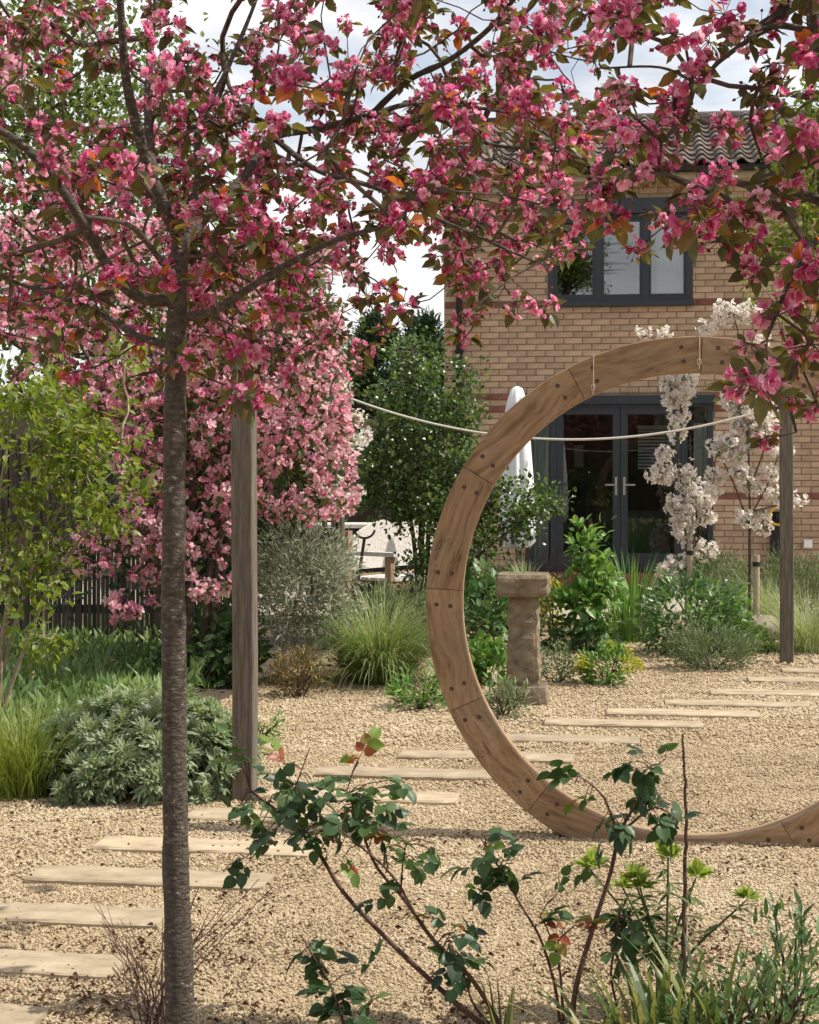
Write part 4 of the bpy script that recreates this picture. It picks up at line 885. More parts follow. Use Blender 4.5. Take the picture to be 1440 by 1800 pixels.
# ------------------------------------------------------------------ trees and shrubs behind
def leafy_tree(name, label, px, Y, crown, rad, K, n, T, size, mat, seed, cr=.25, trunk_r=.08, bark='bark', shell=.35, nl=6, cat='tree', group=None, up=.35, lean=0., tipr=.004):
    b = A([*P(px, 0, Y)[:2], 0]); c = P(*crown); r = thing(name, label, cat, b, group); r_ = np.random.default_rng(seed); rad = A(rad, float)
    d = rdir(K, r_); cc = c + d * rad * r_.uniform(shell, 1., (K, 1)) ** .7; cc = cc[cc[:, 2] > .15]; K = len(cc)
    top = c + A([0, 0, rad[2] * .55]); tp_ = spline([b - A([0, 0, .05]), b * .6 + A([c[0], c[1], 0]) * .4 + A([lean, 0, (c[2] - rad[2]) * .7 + .2]), c, top], 6); V, Fs = tube(tp_, np.linspace(trunk_r, trunk_r * .25, len(tp_)), 9); Acc().add(V, Fs).build('trunk', M[bark], r, smooth=True)
    LS = [(tp_[4:], None)]
    for q in range(nl):
        e = cc[r_.integers(K)]; j = tp_[r_.integers(6, len(tp_) - 3)]; l_ = spline([j, (j + e) / 2 + r_.normal(0, .06, 3), e], 5); V, Fs = tube(l_, np.linspace(trunk_r * .4, trunk_r * .12, len(l_)), 6); Acc().add(V, Fs).build('limb', M[bark], r, smooth=True); LS.append((l_, None))
    acc = Acc()
    for pth, rr in grow(LS, cc, step=.2, tipr=tipr, rmax=trunk_r * .3): V, Fs = tube(pth, rr, 4, False); acc.add(V, Fs)
    acc.build('twigs', M[bark], r, kind='stuff')
    k = r_.integers(0, K, n); pos = cc[k] + r_.normal(0, 1, (n, 3)) * cr; pos[:, 2] = np.maximum(pos[:, 2], .05); outw = nrm(pos - c)
    ax = nrm(outw * .7 + r_.normal(0, .6, (n, 3)) + A([0, 0, up - .3])); nn = nrm(A([0, 0, .9]) + outw * .4 + r_.normal(0, .5, (n, 3)))
    foliage(r, T, mat, pos, ax, nn, size, seed, name='crown'); return r

# pale green trees beyond the fence, dark conifers beyond the shed, an unseen hedge added behind the viewer to darken the door reflections and one beside the garden
leafy_tree('leafy_tree', 'tall light green tree rising beyond the fence behind the pink blossom', 110, 19, (90, 330, 19), (2.3, 1.6, 2.6), 110, 15000, LEAF, .10, 'tree_leaf', 61, cr=.28, trunk_r=.14)
leafy_tree('leafy_tree', 'yellow-green tree with a thin airy crown beyond the slat fence', -330, 21, (-330, 380, 21), (2.6, 1.8, 3.0), 100, 11000, LEAF, .11, 'lime_leaf', 62, cr=.33, trunk_r=.15)
leafy_tree('leafy_tree', 'mid green tree filling the gap behind the pink blossom and timber post', 420, 23, (430, 690, 23), (1.5, 1.2, 1.75), 60, 9000, LEAF, .11, 'tree_leaf', 63, cr=.26, trunk_r=.1)
bt = A([-3.75, -10.5, 0]); bk = thing('leafy_tree', 'tall tree behind the clipped hedge, mirrored in the upper window of the house', 'tree', bt); r_ = np.random.default_rng(65)
V, Fs = tube(spline([bt, bt + A([.1, 0, 3.5]), bt + A([0, .1, 7]), bt + A([.1, 0, 9.4])], 5), np.linspace(.2, .03, 16), 8); Acc().add(V, Fs).build('trunk', M['bark'], bk, smooth=True)
cc = bt + A([-.1, 0, 7.9]) + rdir(90, r_) * A([1.25, 1.2, 2.1]) * r_.uniform(.3, 1.1, (90, 1)); acc = Acc(); 
for q in list(cc) + [bt + A([r_.uniform(.8, 2.1), r_.normal(0, .3), r_.uniform(7, 9)]) for _ in range(14)]: V, Fs = tube([bt + A([0, 0, q[2] - .6]), (bt + A([0, 0, q[2]]) + q) / 2, q], [.03, .02, .006], 4, False); acc.add(V, Fs)
acc.build('branches', M['bark'], bk, kind='stuff'); k = r_.integers(0, 90, 6000); foliage(bk, LEAF, 'tree_leaf', cc[k] + r_.normal(0, .18, (6000, 3)), rdir(6000, r_), nrm(rdir(6000, r_) + A([0, 0, .6])), .13, 65, name='crown')
def conifer(px, Y, h, r0, seed, label):
    b = A([*P(px, 0, Y)[:2], 0]); r = thing('conifer', label, 'tree', b); r_ = np.random.default_rng(seed)
    V, Fs = tube([b, b + ZU * h * .5, b + ZU * h * .97], [.12, .07, .01], 8); Acc().add(V, Fs).build('trunk', M['bark'], r)
    K = 260; z = r_.uniform(.03, 1, K) ** 1.15; q = r_.uniform(0, 6.28, K); rr = r0 * (1 - z) ** .8 * r_.uniform(.55, 1.12, K) + .06; tips = b + np.stack([rr * np.cos(q), rr * np.sin(q), z * h * 1.0 + .05], 1)
    acc = Acc()
    for t_ in tips: V, Fs = tube([A([b[0], b[1], max(t_[2] - .12, .05)]), t_], [.018, .005], 4, False); acc.add(V, Fs)
    acc.build('branches', M['bark'], r, kind='stuff')
    n = 20000; k = r_.integers(0, K, n); s_ = r_.random((n, 1)) ** .55; core = A([b[0], b[1], 0]) * A([1, 1, 0]) + np.stack([np.zeros(K), np.zeros(K), tips[:, 2] - .1], 1)
    pos = core[k] * (1 - s_) + tips[k] * s_ + r_.normal(0, .07, (n, 3)); ax = nrm(tips[k] - core[k] + r_.normal(0, .35, (n, 3)) + A([0, 0, .25])); foliage(r, THIN, 'conifer', pos, ax, rdir(n, r_), .16, seed, name='crown')
conifer(660, 27, 3.85, 1.9, 71, 'dark conifer with a feathery top standing behind the garden shed')
conifer(745, 29, 4.1, 2.0, 72, 'broad dark conifer close to the corner of the brick house')
conifer(570, 30, 3.6, 1.9, 73, 'low dark conifer standing further off past the shed')
def hedge(label, c, h3, n, seed, rot=0.):
    c = A(c, float); b = A([c[0], c[1], 0]); r = thing('hedge', label, 'hedge', b); r_ = np.random.default_rng(seed); cs, sn = math.cos(rot), math.sin(rot); ux, uy = A([cs, sn, 0]), A([-sn, cs, 0])
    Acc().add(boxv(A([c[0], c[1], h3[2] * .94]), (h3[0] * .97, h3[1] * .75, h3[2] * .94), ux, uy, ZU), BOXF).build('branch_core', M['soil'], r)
    p = r_.uniform(-1, 1, (n, 3)); f = r_.integers(0, 5, n); ax_ = A([0, 0, 1, 1, 2])[f]; sg = A([-1, 1, -1, 1, 1])[f]; p[np.arange(n), ax_] = sg * r_.uniform(.86, 1.08, n)
    pos = b + p[:, :1] * h3[0] * ux + p[:, 1:2] * h3[1] * uy + ZU * (np.maximum(p[:, 2:] + 1, .01) * h3[2]) + r_.normal(0, .05, (n, 3)); pos[:, 2] = np.maximum(pos[:, 2], .02)
    foliage(r, SMALL, 'mid_green', pos, rdir(n, r_), nrm(rdir(n, r_) + A([0, 0, .6])), .12, seed)
hedge('unseen clipped green hedge added behind the viewer to darken the door reflections', (0, -7.5, 0), (9, .6, 1.75), 16000, 81)  # added out of view, tall enough that the glazed doors mirror something dark
hedge('long green hedge along the back of the garden past the conifers', (-9, 34, 0), (11, .7, 1.5), 14000, 82)

# pink flowering shrub along the fence, white blossom at its end
def sample_poly(regions, r_):
    out_ = []
    for x0, x1, y0, y1, n, Ya, Yb in regions:
        for _ in range(n): out_.append(P(r_.uniform(x0, x1), r_.uniform(y0, y1), r_.uniform(Ya, Yb)))
    return A(out_)
FARP = [cluster_mesh(200 + q, nf=[7, 6, 8, 5][q % 4], nl=4, R=.045, fs=.030, rows=1, mats=('petal_far', 'hedge_leaf', 'twig', 'bud'), leafL=.06, nb=3) for q in range(8)]
FARW = [cluster_mesh(300 + q, nf=9, nl=2, R=.05, fs=.030, rows=1, mats=('petal_white', 'fresh', 'twig', 'petal_white'), leafL=.04, nb=2) for q in range(6)]
r_ = np.random.default_rng(91)
pk = thing('blossom_shrub', 'large pink flowering shrub spreading in front of the slat fence', 'shrub', A([*P(330, 0, 11.6)[:2], 0]))
tg = sample_poly([(40, 300, 380, 640, 170, 10.6, 12.4), (300, 600, 420, 640, 190, 10.6, 12.4), (110, 290, 640, 720, 85, 10.5, 12), (330, 610, 630, 760, 130, 10.5, 12), (180, 620, 720, 820, 150, 10.5, 12), (400, 630, 800, 910, 85, 10.6, 12), (200, 420, 820, 970, 75, 10.5, 11.6), (120, 280, 930, 1010, 28, 10.5, 11.4), (240, 420, 950, 1060, 26, 10.5, 11.2), (190, 240, 1040, 1090, 7, 10.4, 10.7), (290, 345, 960, 1050, 8, 10.4, 10.9), (-150, 60, 380, 620, 50, 10.8, 12.4)], r_)
LS = []
for q, (sx, tx, ty) in enumerate(((300, 120, 560), (310, 240, 450), (330, 380, 460), (350, 520, 500), (360, 560, 700), (320, 230, 700), (370, 460, 620))):
    b = A([*P(sx, 0, 11.5)[:2], 0]); e = P(tx, ty, 11.5); c_ = spline([b, b * .5 + e * .5 + A([(b[0] - e[0]) * .22, 0, .15]), e], 7); V, Fs = tube(c_, np.linspace(.03, .01, len(c_)), 7); Acc().add(V, Fs).build('stem', M['twig'], pk, smooth=True); LS.append((c_[3:], None))
blossom_tree(pk, tg, FARP, LS, 300, 92, (.8, 1.35), .0022)
pos, ax, nn = blob_leaves(P(360, 680, 11.9), (1.05, .5, .95), 5200, 90, .14, .3, .1, .3, 93); foliage(pk, LEAF, 'hedge_leaf', pos, ax, nn, .065, 93)
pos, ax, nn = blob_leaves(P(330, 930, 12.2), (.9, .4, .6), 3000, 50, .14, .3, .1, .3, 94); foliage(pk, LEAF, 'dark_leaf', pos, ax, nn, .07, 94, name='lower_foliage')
wk = thing('blossom_shrub', 'white blossom shrub with blush flowers round the timber post with the rope', 'shrub', A([*P(600, 0, 12.6)[:2], 0]))
tg = sample_poly([(545, 605, 640, 720, 16, 12.2, 13), (575, 640, 715, 780, 22, 12.2, 13), (545, 612, 780, 870, 18, 12.2, 13), (590, 632, 860, 905, 8, 12.2, 12.8), (555, 585, 660, 840, 12, 12.1, 12.8)], r_)
b = A([*P(600, 0, 12.6)[:2], 0]); c_ = spline([b, P(595, 950, 12.6), P(588, 800, 12.6), P(572, 660, 12.6)], 6); V, Fs = tube(c_, np.linspace(.025, .008, len(c_)), 7); Acc().add(V, Fs).build('stem', M['twig'], wk, smooth=True)
blossom_tree(wk, tg, FARW, [(c_[3:], None)], 300, 95, (.7, 1.15), .002)
# lime green twiggy shrub at the left
lm = thing('lime_shrub', 'yellow-green leafy shrub with bare pale twigs beside the pink blossom', 'shrub', A([*P(-20, 0, 9.2)[:2], 0]))
tg = sample_poly([(-60, 120, 610, 760, 34, 8.8, 9.6), (100, 240, 700, 800, 30, 8.7, 9.5), (130, 265, 800, 940, 28, 8.7, 9.4), (0, 140, 760, 900, 26, 8.7, 9.5), (-60, 130, 890, 1000, 26, 8.7, 9.3), (0, 115, 1000, 1060, 12, 8.6, 8.9), (40, 100, 1110, 1150, 6, 8.5, 8.8), (200, 280, 600, 640, 6, 9, 9.6), (-250, -40, 620, 1050, 60, 8.7, 9.8)], r_)
LS = []
for tx, ty in ((30, 690), (120, 720), (170, 780), (90, 850), (200, 870), (40, 1010), (-80, 700), (-150, 850)):
    b = A([*P(-20 + rng.normal(0, 12), 0, 9.2)[:2], 0]); e = P(tx, ty, 9.1); c_ = spline([b, b * .45 + e * .55 + A([-.05, 0, .1]), e], 6); V, Fs = tube(c_, np.linspace(.014, .005, len(c_)), 6); Acc().add(V, Fs).build('stem', M['pale_twig'], lm, smooth=True); LS.append((c_[2:], None))
acc = Acc()
for pth, rr in grow(LS, tg, step=.1, tipr=.0026, rmax=.008): V, Fs = tube(pth, rr, 4, False); acc.add(V, Fs)
acc.build('twigs', M['pale_twig'], lm, kind='stuff')
k = np.repeat(np.arange(len(tg)), 15); pos = tg[k] + r_.normal(0, .05, (len(k), 3)); foliage(lm, LEAF, 'lime_leaf', pos, nrm(r_.normal(0, 1, (len(k), 3)) + A([0, 0, -.2])), nrm(r_.normal(0, .5, (len(k), 3)) + A([0, 0, 1])), .062, 96, nparts=120)
# yellow-green young tree near the house, right
leafy_tree('leafy_tree', 'young tree with bright yellow-green leaves rising before the end of the house roof', 1475, 15.5, (1440, 330, 15.5), (.55, .5, 1.1), 46, 2600, LEAF, .085, 'lime_leaf', 64, cr=.12, trunk_r=.035, shell=.2)
lt = thing('slender_sapling', 'thin pale stemmed sapling with small lime leaves in front of the brick wall', 'sapling', A([*P(1560, 0, 11)[:2], 0]))
c_ = spline([A([*P(1560, 0, 11)[:2], 0]), P(1520, 800, 11), P(1400, 580, 11), P(1345, 510, 11), P(1295, 450, 11)], 8); V, Fs = tube(c_, np.linspace(.012, .003, len(c_)), 6); Acc().add(V, Fs).build('stem', M['pale_twig'], lt)
tg = A([P(x, y, 11 + r_.normal(0, .1)) for x, y in ((1290, 440), (1305, 452), (1315, 430), (1352, 505), (1365, 530), (1375, 555), (1318, 520), (1310, 500), (1390, 510), (1340, 470))]); k = np.repeat(np.arange(len(tg)), 7); acc = Acc()
for pth, rr in grow([(c_[6:], None)], tg, step=.08, tipr=.002): V, Fs = tube(pth, rr, 4, False); acc.add(V, Fs)
acc.build('twigs', M['pale_twig'], lt, kind='stuff'); pos = tg[k] + r_.normal(0, .03, (len(k), 3)); foliage(lt, LEAF, 'lime_leaf', pos, rdir(len(k), r_), nrm(rdir(len(k), r_) + A([0, 0, 1])), .05, 97, nparts=70)

# evergreen shrub before the terrace
ev_ = thing('evergreen_shrub', 'tall glossy dark evergreen shrub left of the moon gate, its branches showing through the ring', 'shrub', A([*P(745, 0, 14.2)[:2], 0]))
b = A([*P(745, 0, 14.2)[:2], 0]); tg = sample_poly([(690, 770, 600, 700, 46, 13.9, 14.6), (650, 830, 690, 790, 80, 13.8, 14.6), (640, 830, 790, 900, 80, 13.7, 14.6), (735, 865, 890, 990, 60, 13.7, 14.6), (715, 820, 980, 1090, 44, 13.7, 14.4), (680, 735, 900, 925, 5, 14, 14.4), (840, 900, 840, 920, 22, 13.8, 14.4), (890, 955, 850, 920, 22, 13.8, 14.3), (950, 990, 874, 892, 8, 14, 14.2), (850, 930, 920, 960, 12, 13.9, 14.3), (800, 845, 640, 700, 8, 14, 14.4), (625, 700, 770, 895, 44, 13.9, 14.5), (780, 840, 700, 860, 26, 13.9, 14.5)], r_)
LS = []
for tx, ty in ((725, 610), (770, 700), (690, 760), (800, 800), (880, 870), (960, 885), (740, 920), (820, 940), (740, 850)):
    e = P(tx, ty, 14.2); c_ = spline([b + r_.normal(0, .03, 3) * A([1, 1, 0]), b * .5 + e * .5 + A([(b[0] - e[0]) * .15, 0, .05]), e], 6); V, Fs = tube(c_, np.linspace(.026, .008, len(c_)), 6); Acc().add(V, Fs).build('stem', M['twig'], ev_, smooth=True); LS.append((c_[2:], None))
acc = Acc()
for pth, rr in grow(LS, tg, step=.12, tipr=.002, rmax=.008): V, Fs = tube(pth, rr, 4, False); acc.add(V, Fs)
acc.build('twigs', M['twig'], ev_, kind='stuff')
k = np.repeat(np.arange(len(tg)), 28); dk = r_.normal(0, .055, (len(k), 3)); pos = tg[k] + dk; foliage(ev_, OVAL, 'evergreen', pos, nrm(dk + r_.normal(0, .04, dk.shape) + A([0, 0, .03])), nrm(r_.normal(0, .5, dk.shape) + A([0, -.2, 1])), .045, 98)

# the two young white cherries with their stakes
def cherry(label, base_px, Y, blobs, stem_pts, stake_px, seed):
    b = A([*P(base_px, 0, Y)[:2], 0]); r = thing('white_cherry_tree', label, 'tree', b, 'young white cherries in the gravel border'); r_ = np.random.default_rng(seed); LS = []
    for q, sp_ in enumerate(stem_pts):
        c_ = spline([P(x, y, Y) if y < 9000 else b for x, y in sp_], 6); V, Fs = tube(c_, np.linspace(.016 if q == 0 else .009, .004, len(c_)), 6); Acc().add(V, Fs).build('trunk' if q == 0 else 'limb', M['twig'], r, smooth=True); LS.append((c_[2:], None))
    tg = []
    for x, y, rr in blobs:
        for _ in range(max(2, int(rr * rr / 28))):
            q = rdir(1, r_)[0] * r_.random() ** .4 * rr; tg.append(P(x + q[0], y + q[1], Y) + A([0, q[2] * Y / F, 0]))
    blossom_tree(r, A(tg), FARW, LS, 300, seed, (.85, 1.3), .002)
    return r
def stake(px, py, Y, h, label):
    b = A([*P(px, 0, Y)[:2], 0]); r = thing('tree_stake', label, 'stake', b, 'stakes of the young cherries'); V, Fs = tube([b - ZU * .05, b + ZU * h], [.03, .03], 10); Acc().add(V, Fs).build('shaft', M['stake'], r)
    V, Fs = tube([b + ZU * (h - .10), b + ZU * (h - .06)], [.036, .036], 10); Acc().add(V, Fs).build('tie', M['black'], r)
cherry('narrow young cherry packed with white blossom, seen whole through the moon gate', 1206, 15.8, [(1195, 680, 24), (1190, 705, 20), (1190, 738, 14), (1172, 800, 14), (1165, 833, 19), (1188, 770, 9), (1210, 833, 14), (1205, 853, 13), (1226, 866, 24), (1190, 884, 16), (1212, 897, 24), (1238, 905, 13), (1200, 925, 16), (1215, 948, 16), (1240, 966, 16), (1175, 1008, 15), (1174, 1034, 15), (1180, 992, 12), (1185, 660, 16), (1212, 665, 14), (1205, 985, 8), (1240, 880, 12)],
       [[(1206, 9999), (1207, 1000), (1204, 900), (1192, 800), (1196, 720), (1198, 640)], [(1207, 1000), (1225, 920), (1215, 840), (1213, 760)], [(1206, 990), (1235, 930), (1245, 880)], [(1206, 1080), (1185, 1040), (1178, 1000)]], 1213, 101)
cherry('spreading young cherry with white blossom close to the timber post and brick wall', 1318, 15.0, [(1300, 665, 22), (1290, 700, 18), (1325, 690, 22), (1310, 728, 24), (1278, 785, 24), (1302, 792, 18), (1330, 775, 18), (1300, 830, 16), (1322, 850, 14), (1352, 830, 12), (1363, 862, 14), (1372, 882, 9), (1310, 908, 10), (1340, 905, 10), (1345, 925, 7), (1372, 790, 14), (1404, 880, 7), (1257, 838, 12), (1254, 862, 10), (1340, 720, 18), (1330, 745, 16), (1355, 760, 14), (1130, 587, 8), (1172, 580, 9), (1243, 578, 12), (1275, 545, 14), (1300, 552, 13), (1322, 541, 10), (1268, 562, 10), (1345, 597, 8), (1310, 620, 10), (1270, 640, 8)],
       [[(1318, 9999), (1318, 960), (1318, 880), (1315, 780), (1308, 700), (1300, 600), (1290, 555)], [(1318, 930), (1290, 850), (1262, 800), (1255, 840)], [(1318, 910), (1350, 850), (1372, 790)], [(1318, 860), (1345, 780), (1340, 720)], [(1302, 640), (1250, 610), (1243, 582)], [(1302, 650), (1200, 610), (1130, 590)], [(1318, 900), (1360, 890), (1402, 882)]], 1325, 103)
stake(1213, 0, 15.75, .78, 'short pale stake tied beside the narrow white cherry'); stake(1330, 0, 14.95, .72, 'short grey stake tied beside the spreading white cherry')

# ------------------------------------------------------------------ border plants in the middle distance
ol = leafy_tree('olive_shrub', 'small rounded silvery olive with a pale stem beside the timber post', 487, 11.5, (532, 1030, 11.6), (.38, .32, .47), 80, 4200, THIN, .072, 'olive_leaf', 111, cr=.065, trunk_r=.018, bark='pale_twig', shell=.3, nl=8, cat='shrub', up=.6, tipr=.0015)
clump('ornamental_grass', 'dense arching clump of green ornamental grass left of the moon gate', 'grass', 668, 1200, 1900, .21, .80, .0075, 'grass', 121, lean=(.05, 1.05), droop=.75)
shrub('lavender_mound', 'grey-green lavender mound behind the arching grass', 'shrub', 690, 1140, (.36, .3, .36), 2600, THIN, .06, 'grey_green', K=60, cr=.05, seed=122, Y=12.4, up=.9)
shrub('bronze_shrub', 'small bronze and green shrub at the foot of the olive', 'shrub', 522, 1226, (.16, .15, .17), 700, LANCE, .05, 'bronze', K=26, cr=.04, seed=123, up=.7)
shrub('low_perennial', 'low light green perennial at the edge of the arching grass', 'plant', 738, 1246, (.17, .13, .09), 260, LANCE, .085, 'fresh', K=20, cr=.04, seed=124, nparts=90, up=.5)
shrub('low_perennial', 'tiny bright green tuft at the foot of the timber post by the mound', 'plant', 462, 1302, (.09, .08, .09), 160, LANCE, .05, 'fresh', K=10, cr=.03, seed=125, up=.6)
shrub('broadleaf_perennial', 'dark glossy broad leaved plant between the moon gate and the pedestal', 'plant', 850, 1128, (.2, .2, .36), 520, LEAF, .105, 'mid_green', K=40, cr=.07, seed=126, nparts=140, Y=13.4, up=.2)
shrub('broadleaf_perennial', 'bright green upright leafy plant at the left side of the pedestal', 'plant', 858, 1205, (.13, .12, .16), 300, LEAF, .085, 'fresh', K=24, cr=.04, seed=127, nparts=130, up=.9)
shrub('low_perennial', 'narrow leaved grey-green plant in front of the pedestal plinth', 'plant', 884, 1262, (.12, .1, .12), 420, LANCE, .055, 'grey_green', K=26, cr=.035, seed=128, nparts=100, up=.8)
tl = thing('tall_perennial', 'tall fresh green plant with large pale leaves right of the pedestal', 'plant', A([*P(1035, 0, 13.6)[:2], 0]))
for q, (x, y, rx, rz, n_, sz) in enumerate(((1028, 955, .14, .17, 130, .085), (1040, 1010, .19, .16, 150, .10), (1025, 1060, .22, .16, 170, .115), (1040, 1110, .30, .18, 260, .10), (1000, 1130, .25, .14, 180, .08))):
    pos, ax, nn = blob_leaves(P(x, y, 13.6), (rx, rx, rz), n_, 22, .05, .3, .02, .2, 130 + q); foliage(tl, LEAF, 'fresh' if q < 3 else 'mid_green', pos, ax, nn, sz, 130 + q, nparts=60)
stems(tl, A([*P(1035, 0, 13.6)[:2], 0]), [P(1025, 930, 13.6), P(1045, 950, 13.5), P(1000, 1000, 13.6), P(1070, 1010, 13.7)], .008, 'spurge_leaf', sep=True)
clump('iris_clump', 'upright clump of bright green sword leaves below the glazed doors', 'plant', 1110, 1118, 80, .2, .78, .022, 'fresh', 141, nparts=80, lean=(.02, .45), droop=.25, Y=14.4)
shrub('geranium_mound', 'rounded green mound of divided leaves beneath the white cherry', 'plant', 1208, 1150, (.42, .36, .34), 1600, LEAF, .065, 'mid_green', K=80, cr=.05, seed=142, nparts=200, shell=.75, up=.4)
shrub('leafy_mound', 'bright green low mound spilling beside the boulder', 'plant', 1305, 1150, (.17, .16, .16), 560, SMALL, .045, 'fresh', K=40, cr=.035, seed=143, up=.4)
shrub('leafy_mound', 'light green cushion next to the boulder and the timber post', 'plant', 1352, 1150, (.11, .09, .06), 300, SMALL, .04, 'fresh', K=24, cr=.03, seed=156, up=.4)
shrub('santolina_cushion', 'low feathery grey-green cushion at the border edge by the path', 'plant', 1250, 1178, (.33, .22, .17), 3800, THIN, .045, 'grey_green', K=90, cr=.035, seed=144, shell=.7, up=1.0)
yr, yb, yc = shrub('yellow_spurge', 'low spurge with yellow flower heads in front of the tall green plant', 'plant', 1068, 1206, (.2, .16, .15), 700, LEAF, .04, 'fresh', K=40, cr=.03, seed=145, up=.6)
pos, ax, nn = blob_leaves(yc, (.2, .17, .17), 900, 20, .02, .98, .1, .6, 146); foliage(yr, SMALL, 'yellow_flower', pos, ax, nn, .03, 146, name='flowers')
shrub('grey_mound', 'small grey-green mound between the pedestal and the yellow spurge', 'plant', 982, 1202, (.13, .12, .15), 800, SMALL, .03, 'grey_green', K=40, cr=.03, seed=147, up=.5)
shrub('gold_perennial', 'small gold leaved plant peeping out behind the pedestal', 'plant', 970, 1130, (.1, .1, .3), 240, LEAF, .05, 'yellow_flower', K=14, cr=.03, seed=148, Y=13.9, zc=.34)
shrub('grey_shrub', 'soft grey shrub against the brick wall beside the doors', 'shrub', 1262, 1040, (.34, .28, .36), 2200, THIN, .07, 'grey_green', K=50, cr=.06, seed=149, Y=17.0, up=.8)
shrub('rosemary_shrub', 'wide rosemary shrub along the brick wall behind the timber post', 'shrub', 1400, 1040, (.75, .35, .36), 5200, THIN, .075, 'grey_green', K=110, cr=.07, seed=150, Y=16.2, up=1.0)
shrub('leafy_perennial', 'bright leafy perennial behind the rounded geranium mound', 'plant', 1262, 1082, (.26, .2, .24), 700, LEAF, .06, 'fresh', K=40, cr=.05, seed=151, Y=14.8, nparts=80)
clump('feather_grass', 'pale feathery grass tuft growing behind the timber post', 'grass', 1350, 1105, 900, .16, .66, .005, 'pale_grass', 152, lean=(.1, 1.0), droop=.5, Y=15.3)
clump('feather_grass', 'pale arching grass leaning over the gravel past the timber post', 'grass', 1425, 1100, 1000, .2, .66, .005, 'pale_grass', 153, lean=(.1, 1.1), droop=.6, Y=13.6)
dr = thing('dry_stems', 'brown leafless twiggy stems standing behind the pedestal', 'plant', A([*P(945, 0, 16.0)[:2], 0])); r_ = np.random.default_rng(9)
stems(dr, A([*P(945, 0, 16.0)[:2], 0]), [P(x, y, 16 + r_.normal(0, .1)) for x, y in zip(r_.uniform(885, 1005, 60), r_.uniform(920, 1000, 60))], .003, 'dry_twig', name='stem', wob=.12); [o.__setitem__('kind', 'stuff') for o in dr.children]
shrub('low_shrub', 'dark low shrub at the foot of the terrace behind the evergreen', 'shrub', 880, 1060, (.5, .3, .3), 1600, LEAF, .07, 'mid_green', K=50, cr=.07, seed=154, Y=15.5)
ptf = thing('alpine_tuft', 'small dry alpine plant growing on top of the stone pedestal', 'plant', A([pp[0], pp[1], .838])); a = Acc(); blades(a, A([pp[0], pp[1], .835]), 60, .09, .11, .004, 155, lean=(.2, .9), droop=.3, segs=3); a.build('leaves', M['pale_grass'], ptf, kind='stuff')
# low evergreen by the fence right of the trunk, ground cover of the left border
shrub('leathery_perennial', 'dark green leathery perennial in the shade under the pink blossom', 'plant', 375, 1120, (.34, .3, .28), 700, LEAF, .10, 'mid_green', K=40, cr=.07, seed=161, Y=11.6, nparts=100)
gc_acc = Acc(); r_ = np.random.default_rng(162); n = 15000
px = r_.uniform(-420, 430, n); py = r_.uniform(1120, 1330, n); keep = py < np.interp(px, [-420, 60, 240, 420], [1400, 1330, 1290, 1185]); px, py = px[keep], py[keep]; Yv = F * EYE / (py - HY)
pos = np.stack([(px - CX) * Yv / F, Yv, r_.uniform(.0, .14, len(px)) * (1 + .5 * np.sin(px * .02) * np.sin(Yv * 3))], 1); pos[:, 2] = np.maximum(pos[:, 2], .005); ax = nrm(r_.normal(0, .6, pos.shape) + A([0, 0, .9])); nn = nrm(r_.normal(0, 1, pos.shape) + A([0, -.5, .4]))
scatter(gc_acc, LANCE, pos, ax, nn, .11 * r_.uniform(.6, 1.3, len(px)), np.clip(.5 + .3 * np.sin(px * .013 + 1) * np.cos(Yv * 2.2) + r_.normal(0, .2, len(px)), 0, 1)); gco = gc_acc.build('ground_cover', M['cover'], None, kind='stuff'); gco['label'] = 'fresh green leafy ground cover filling the border by the fence'; gco['category'] = 'ground cover'
clump('lime_grass', 'lime green grass clump beside the silvery artemisia mound', 'grass', 40, 1392, 1300, .27, .5, .006, 'lime_grass', 163, lean=(.05, .7), droop=.55)
clump('lime_grass', 'small patch of yellow-green grass within the ground cover', 'grass', 135, 1240, 500, .16, .24, .006, 'lime_grass', 164, lean=(.05, .6), droop=.4)
clump('lime_grass', 'lime grass tuft growing on the gravel near the timber post', 'grass', 345, 1200, 260, .12, .17, .006, 'lime_grass', 165, lean=(.1, .8), droop=.4)
# artemisia: sprigs over a mound
def sprig_mesh(seed):
    r_ = np.random.default_rng(seed); acc = Acc(); V, Fs = tube([A([0, 0, -.05]), A([0, 0, .05])], .003, 4); acc.add(V, Fs, .5); pos = []; ax = []; nn = []; sz = []
    for q in range(17):
        an = q * 2.4 + r_.normal(0, .2); el = .15 + .075 * q + r_.normal(0, .08); d = A([math.cos(an) * math.cos(el), math.sin(an) * math.cos(el), math.sin(el)]); s_ = .085 * (1.15 - .035 * q) * r_.uniform(.85, 1.1); z = A([0, 0, -.02 + .004 * q])
        pos.append(z); ax.append(d); nn.append(A([-math.cos(an) * math.sin(el), -math.sin(an) * math.sin(el), math.cos(el)])); sz.append(s_)
        for sg in (-1, 1):
            for f_ in (.35, .6):
                side = A([-math.sin(an), math.cos(an), 0]) * sg; pos.append(z + d * s_ * f_); ax.append(nrm(d * .8 + side * .6)); nn.append(nn[-1]); sz.append(s_ * .42)
    scatter(acc, leafT(.3, .12, .3), A(pos), A(ax), A(nn), A(sz), np.clip(r_.normal(.5, .22, len(pos)), 0, 1)); return acc.mesh('sprig', M['artemisia'])
SPM = [sprig_mesh(q) for q in range(6)]
ab = G(250, 1385); art = thing('artemisia_mound', 'large silvery green artemisia mound behind the crab apple trunk', 'plant', (ab[0], ab[1], 0)); r_ = np.random.default_rng(171); ac = A([ab[0], ab[1], .07]); arad = A([.49, .42, .31])
pos, ax, nn = blob_leaves(ac, arad * .82, 2600, 70, .05, .55, .01, .4, 172); foliage(art, leafT(.3, .1, .3), 'artemisia', pos, ax, nn, .075, 172)
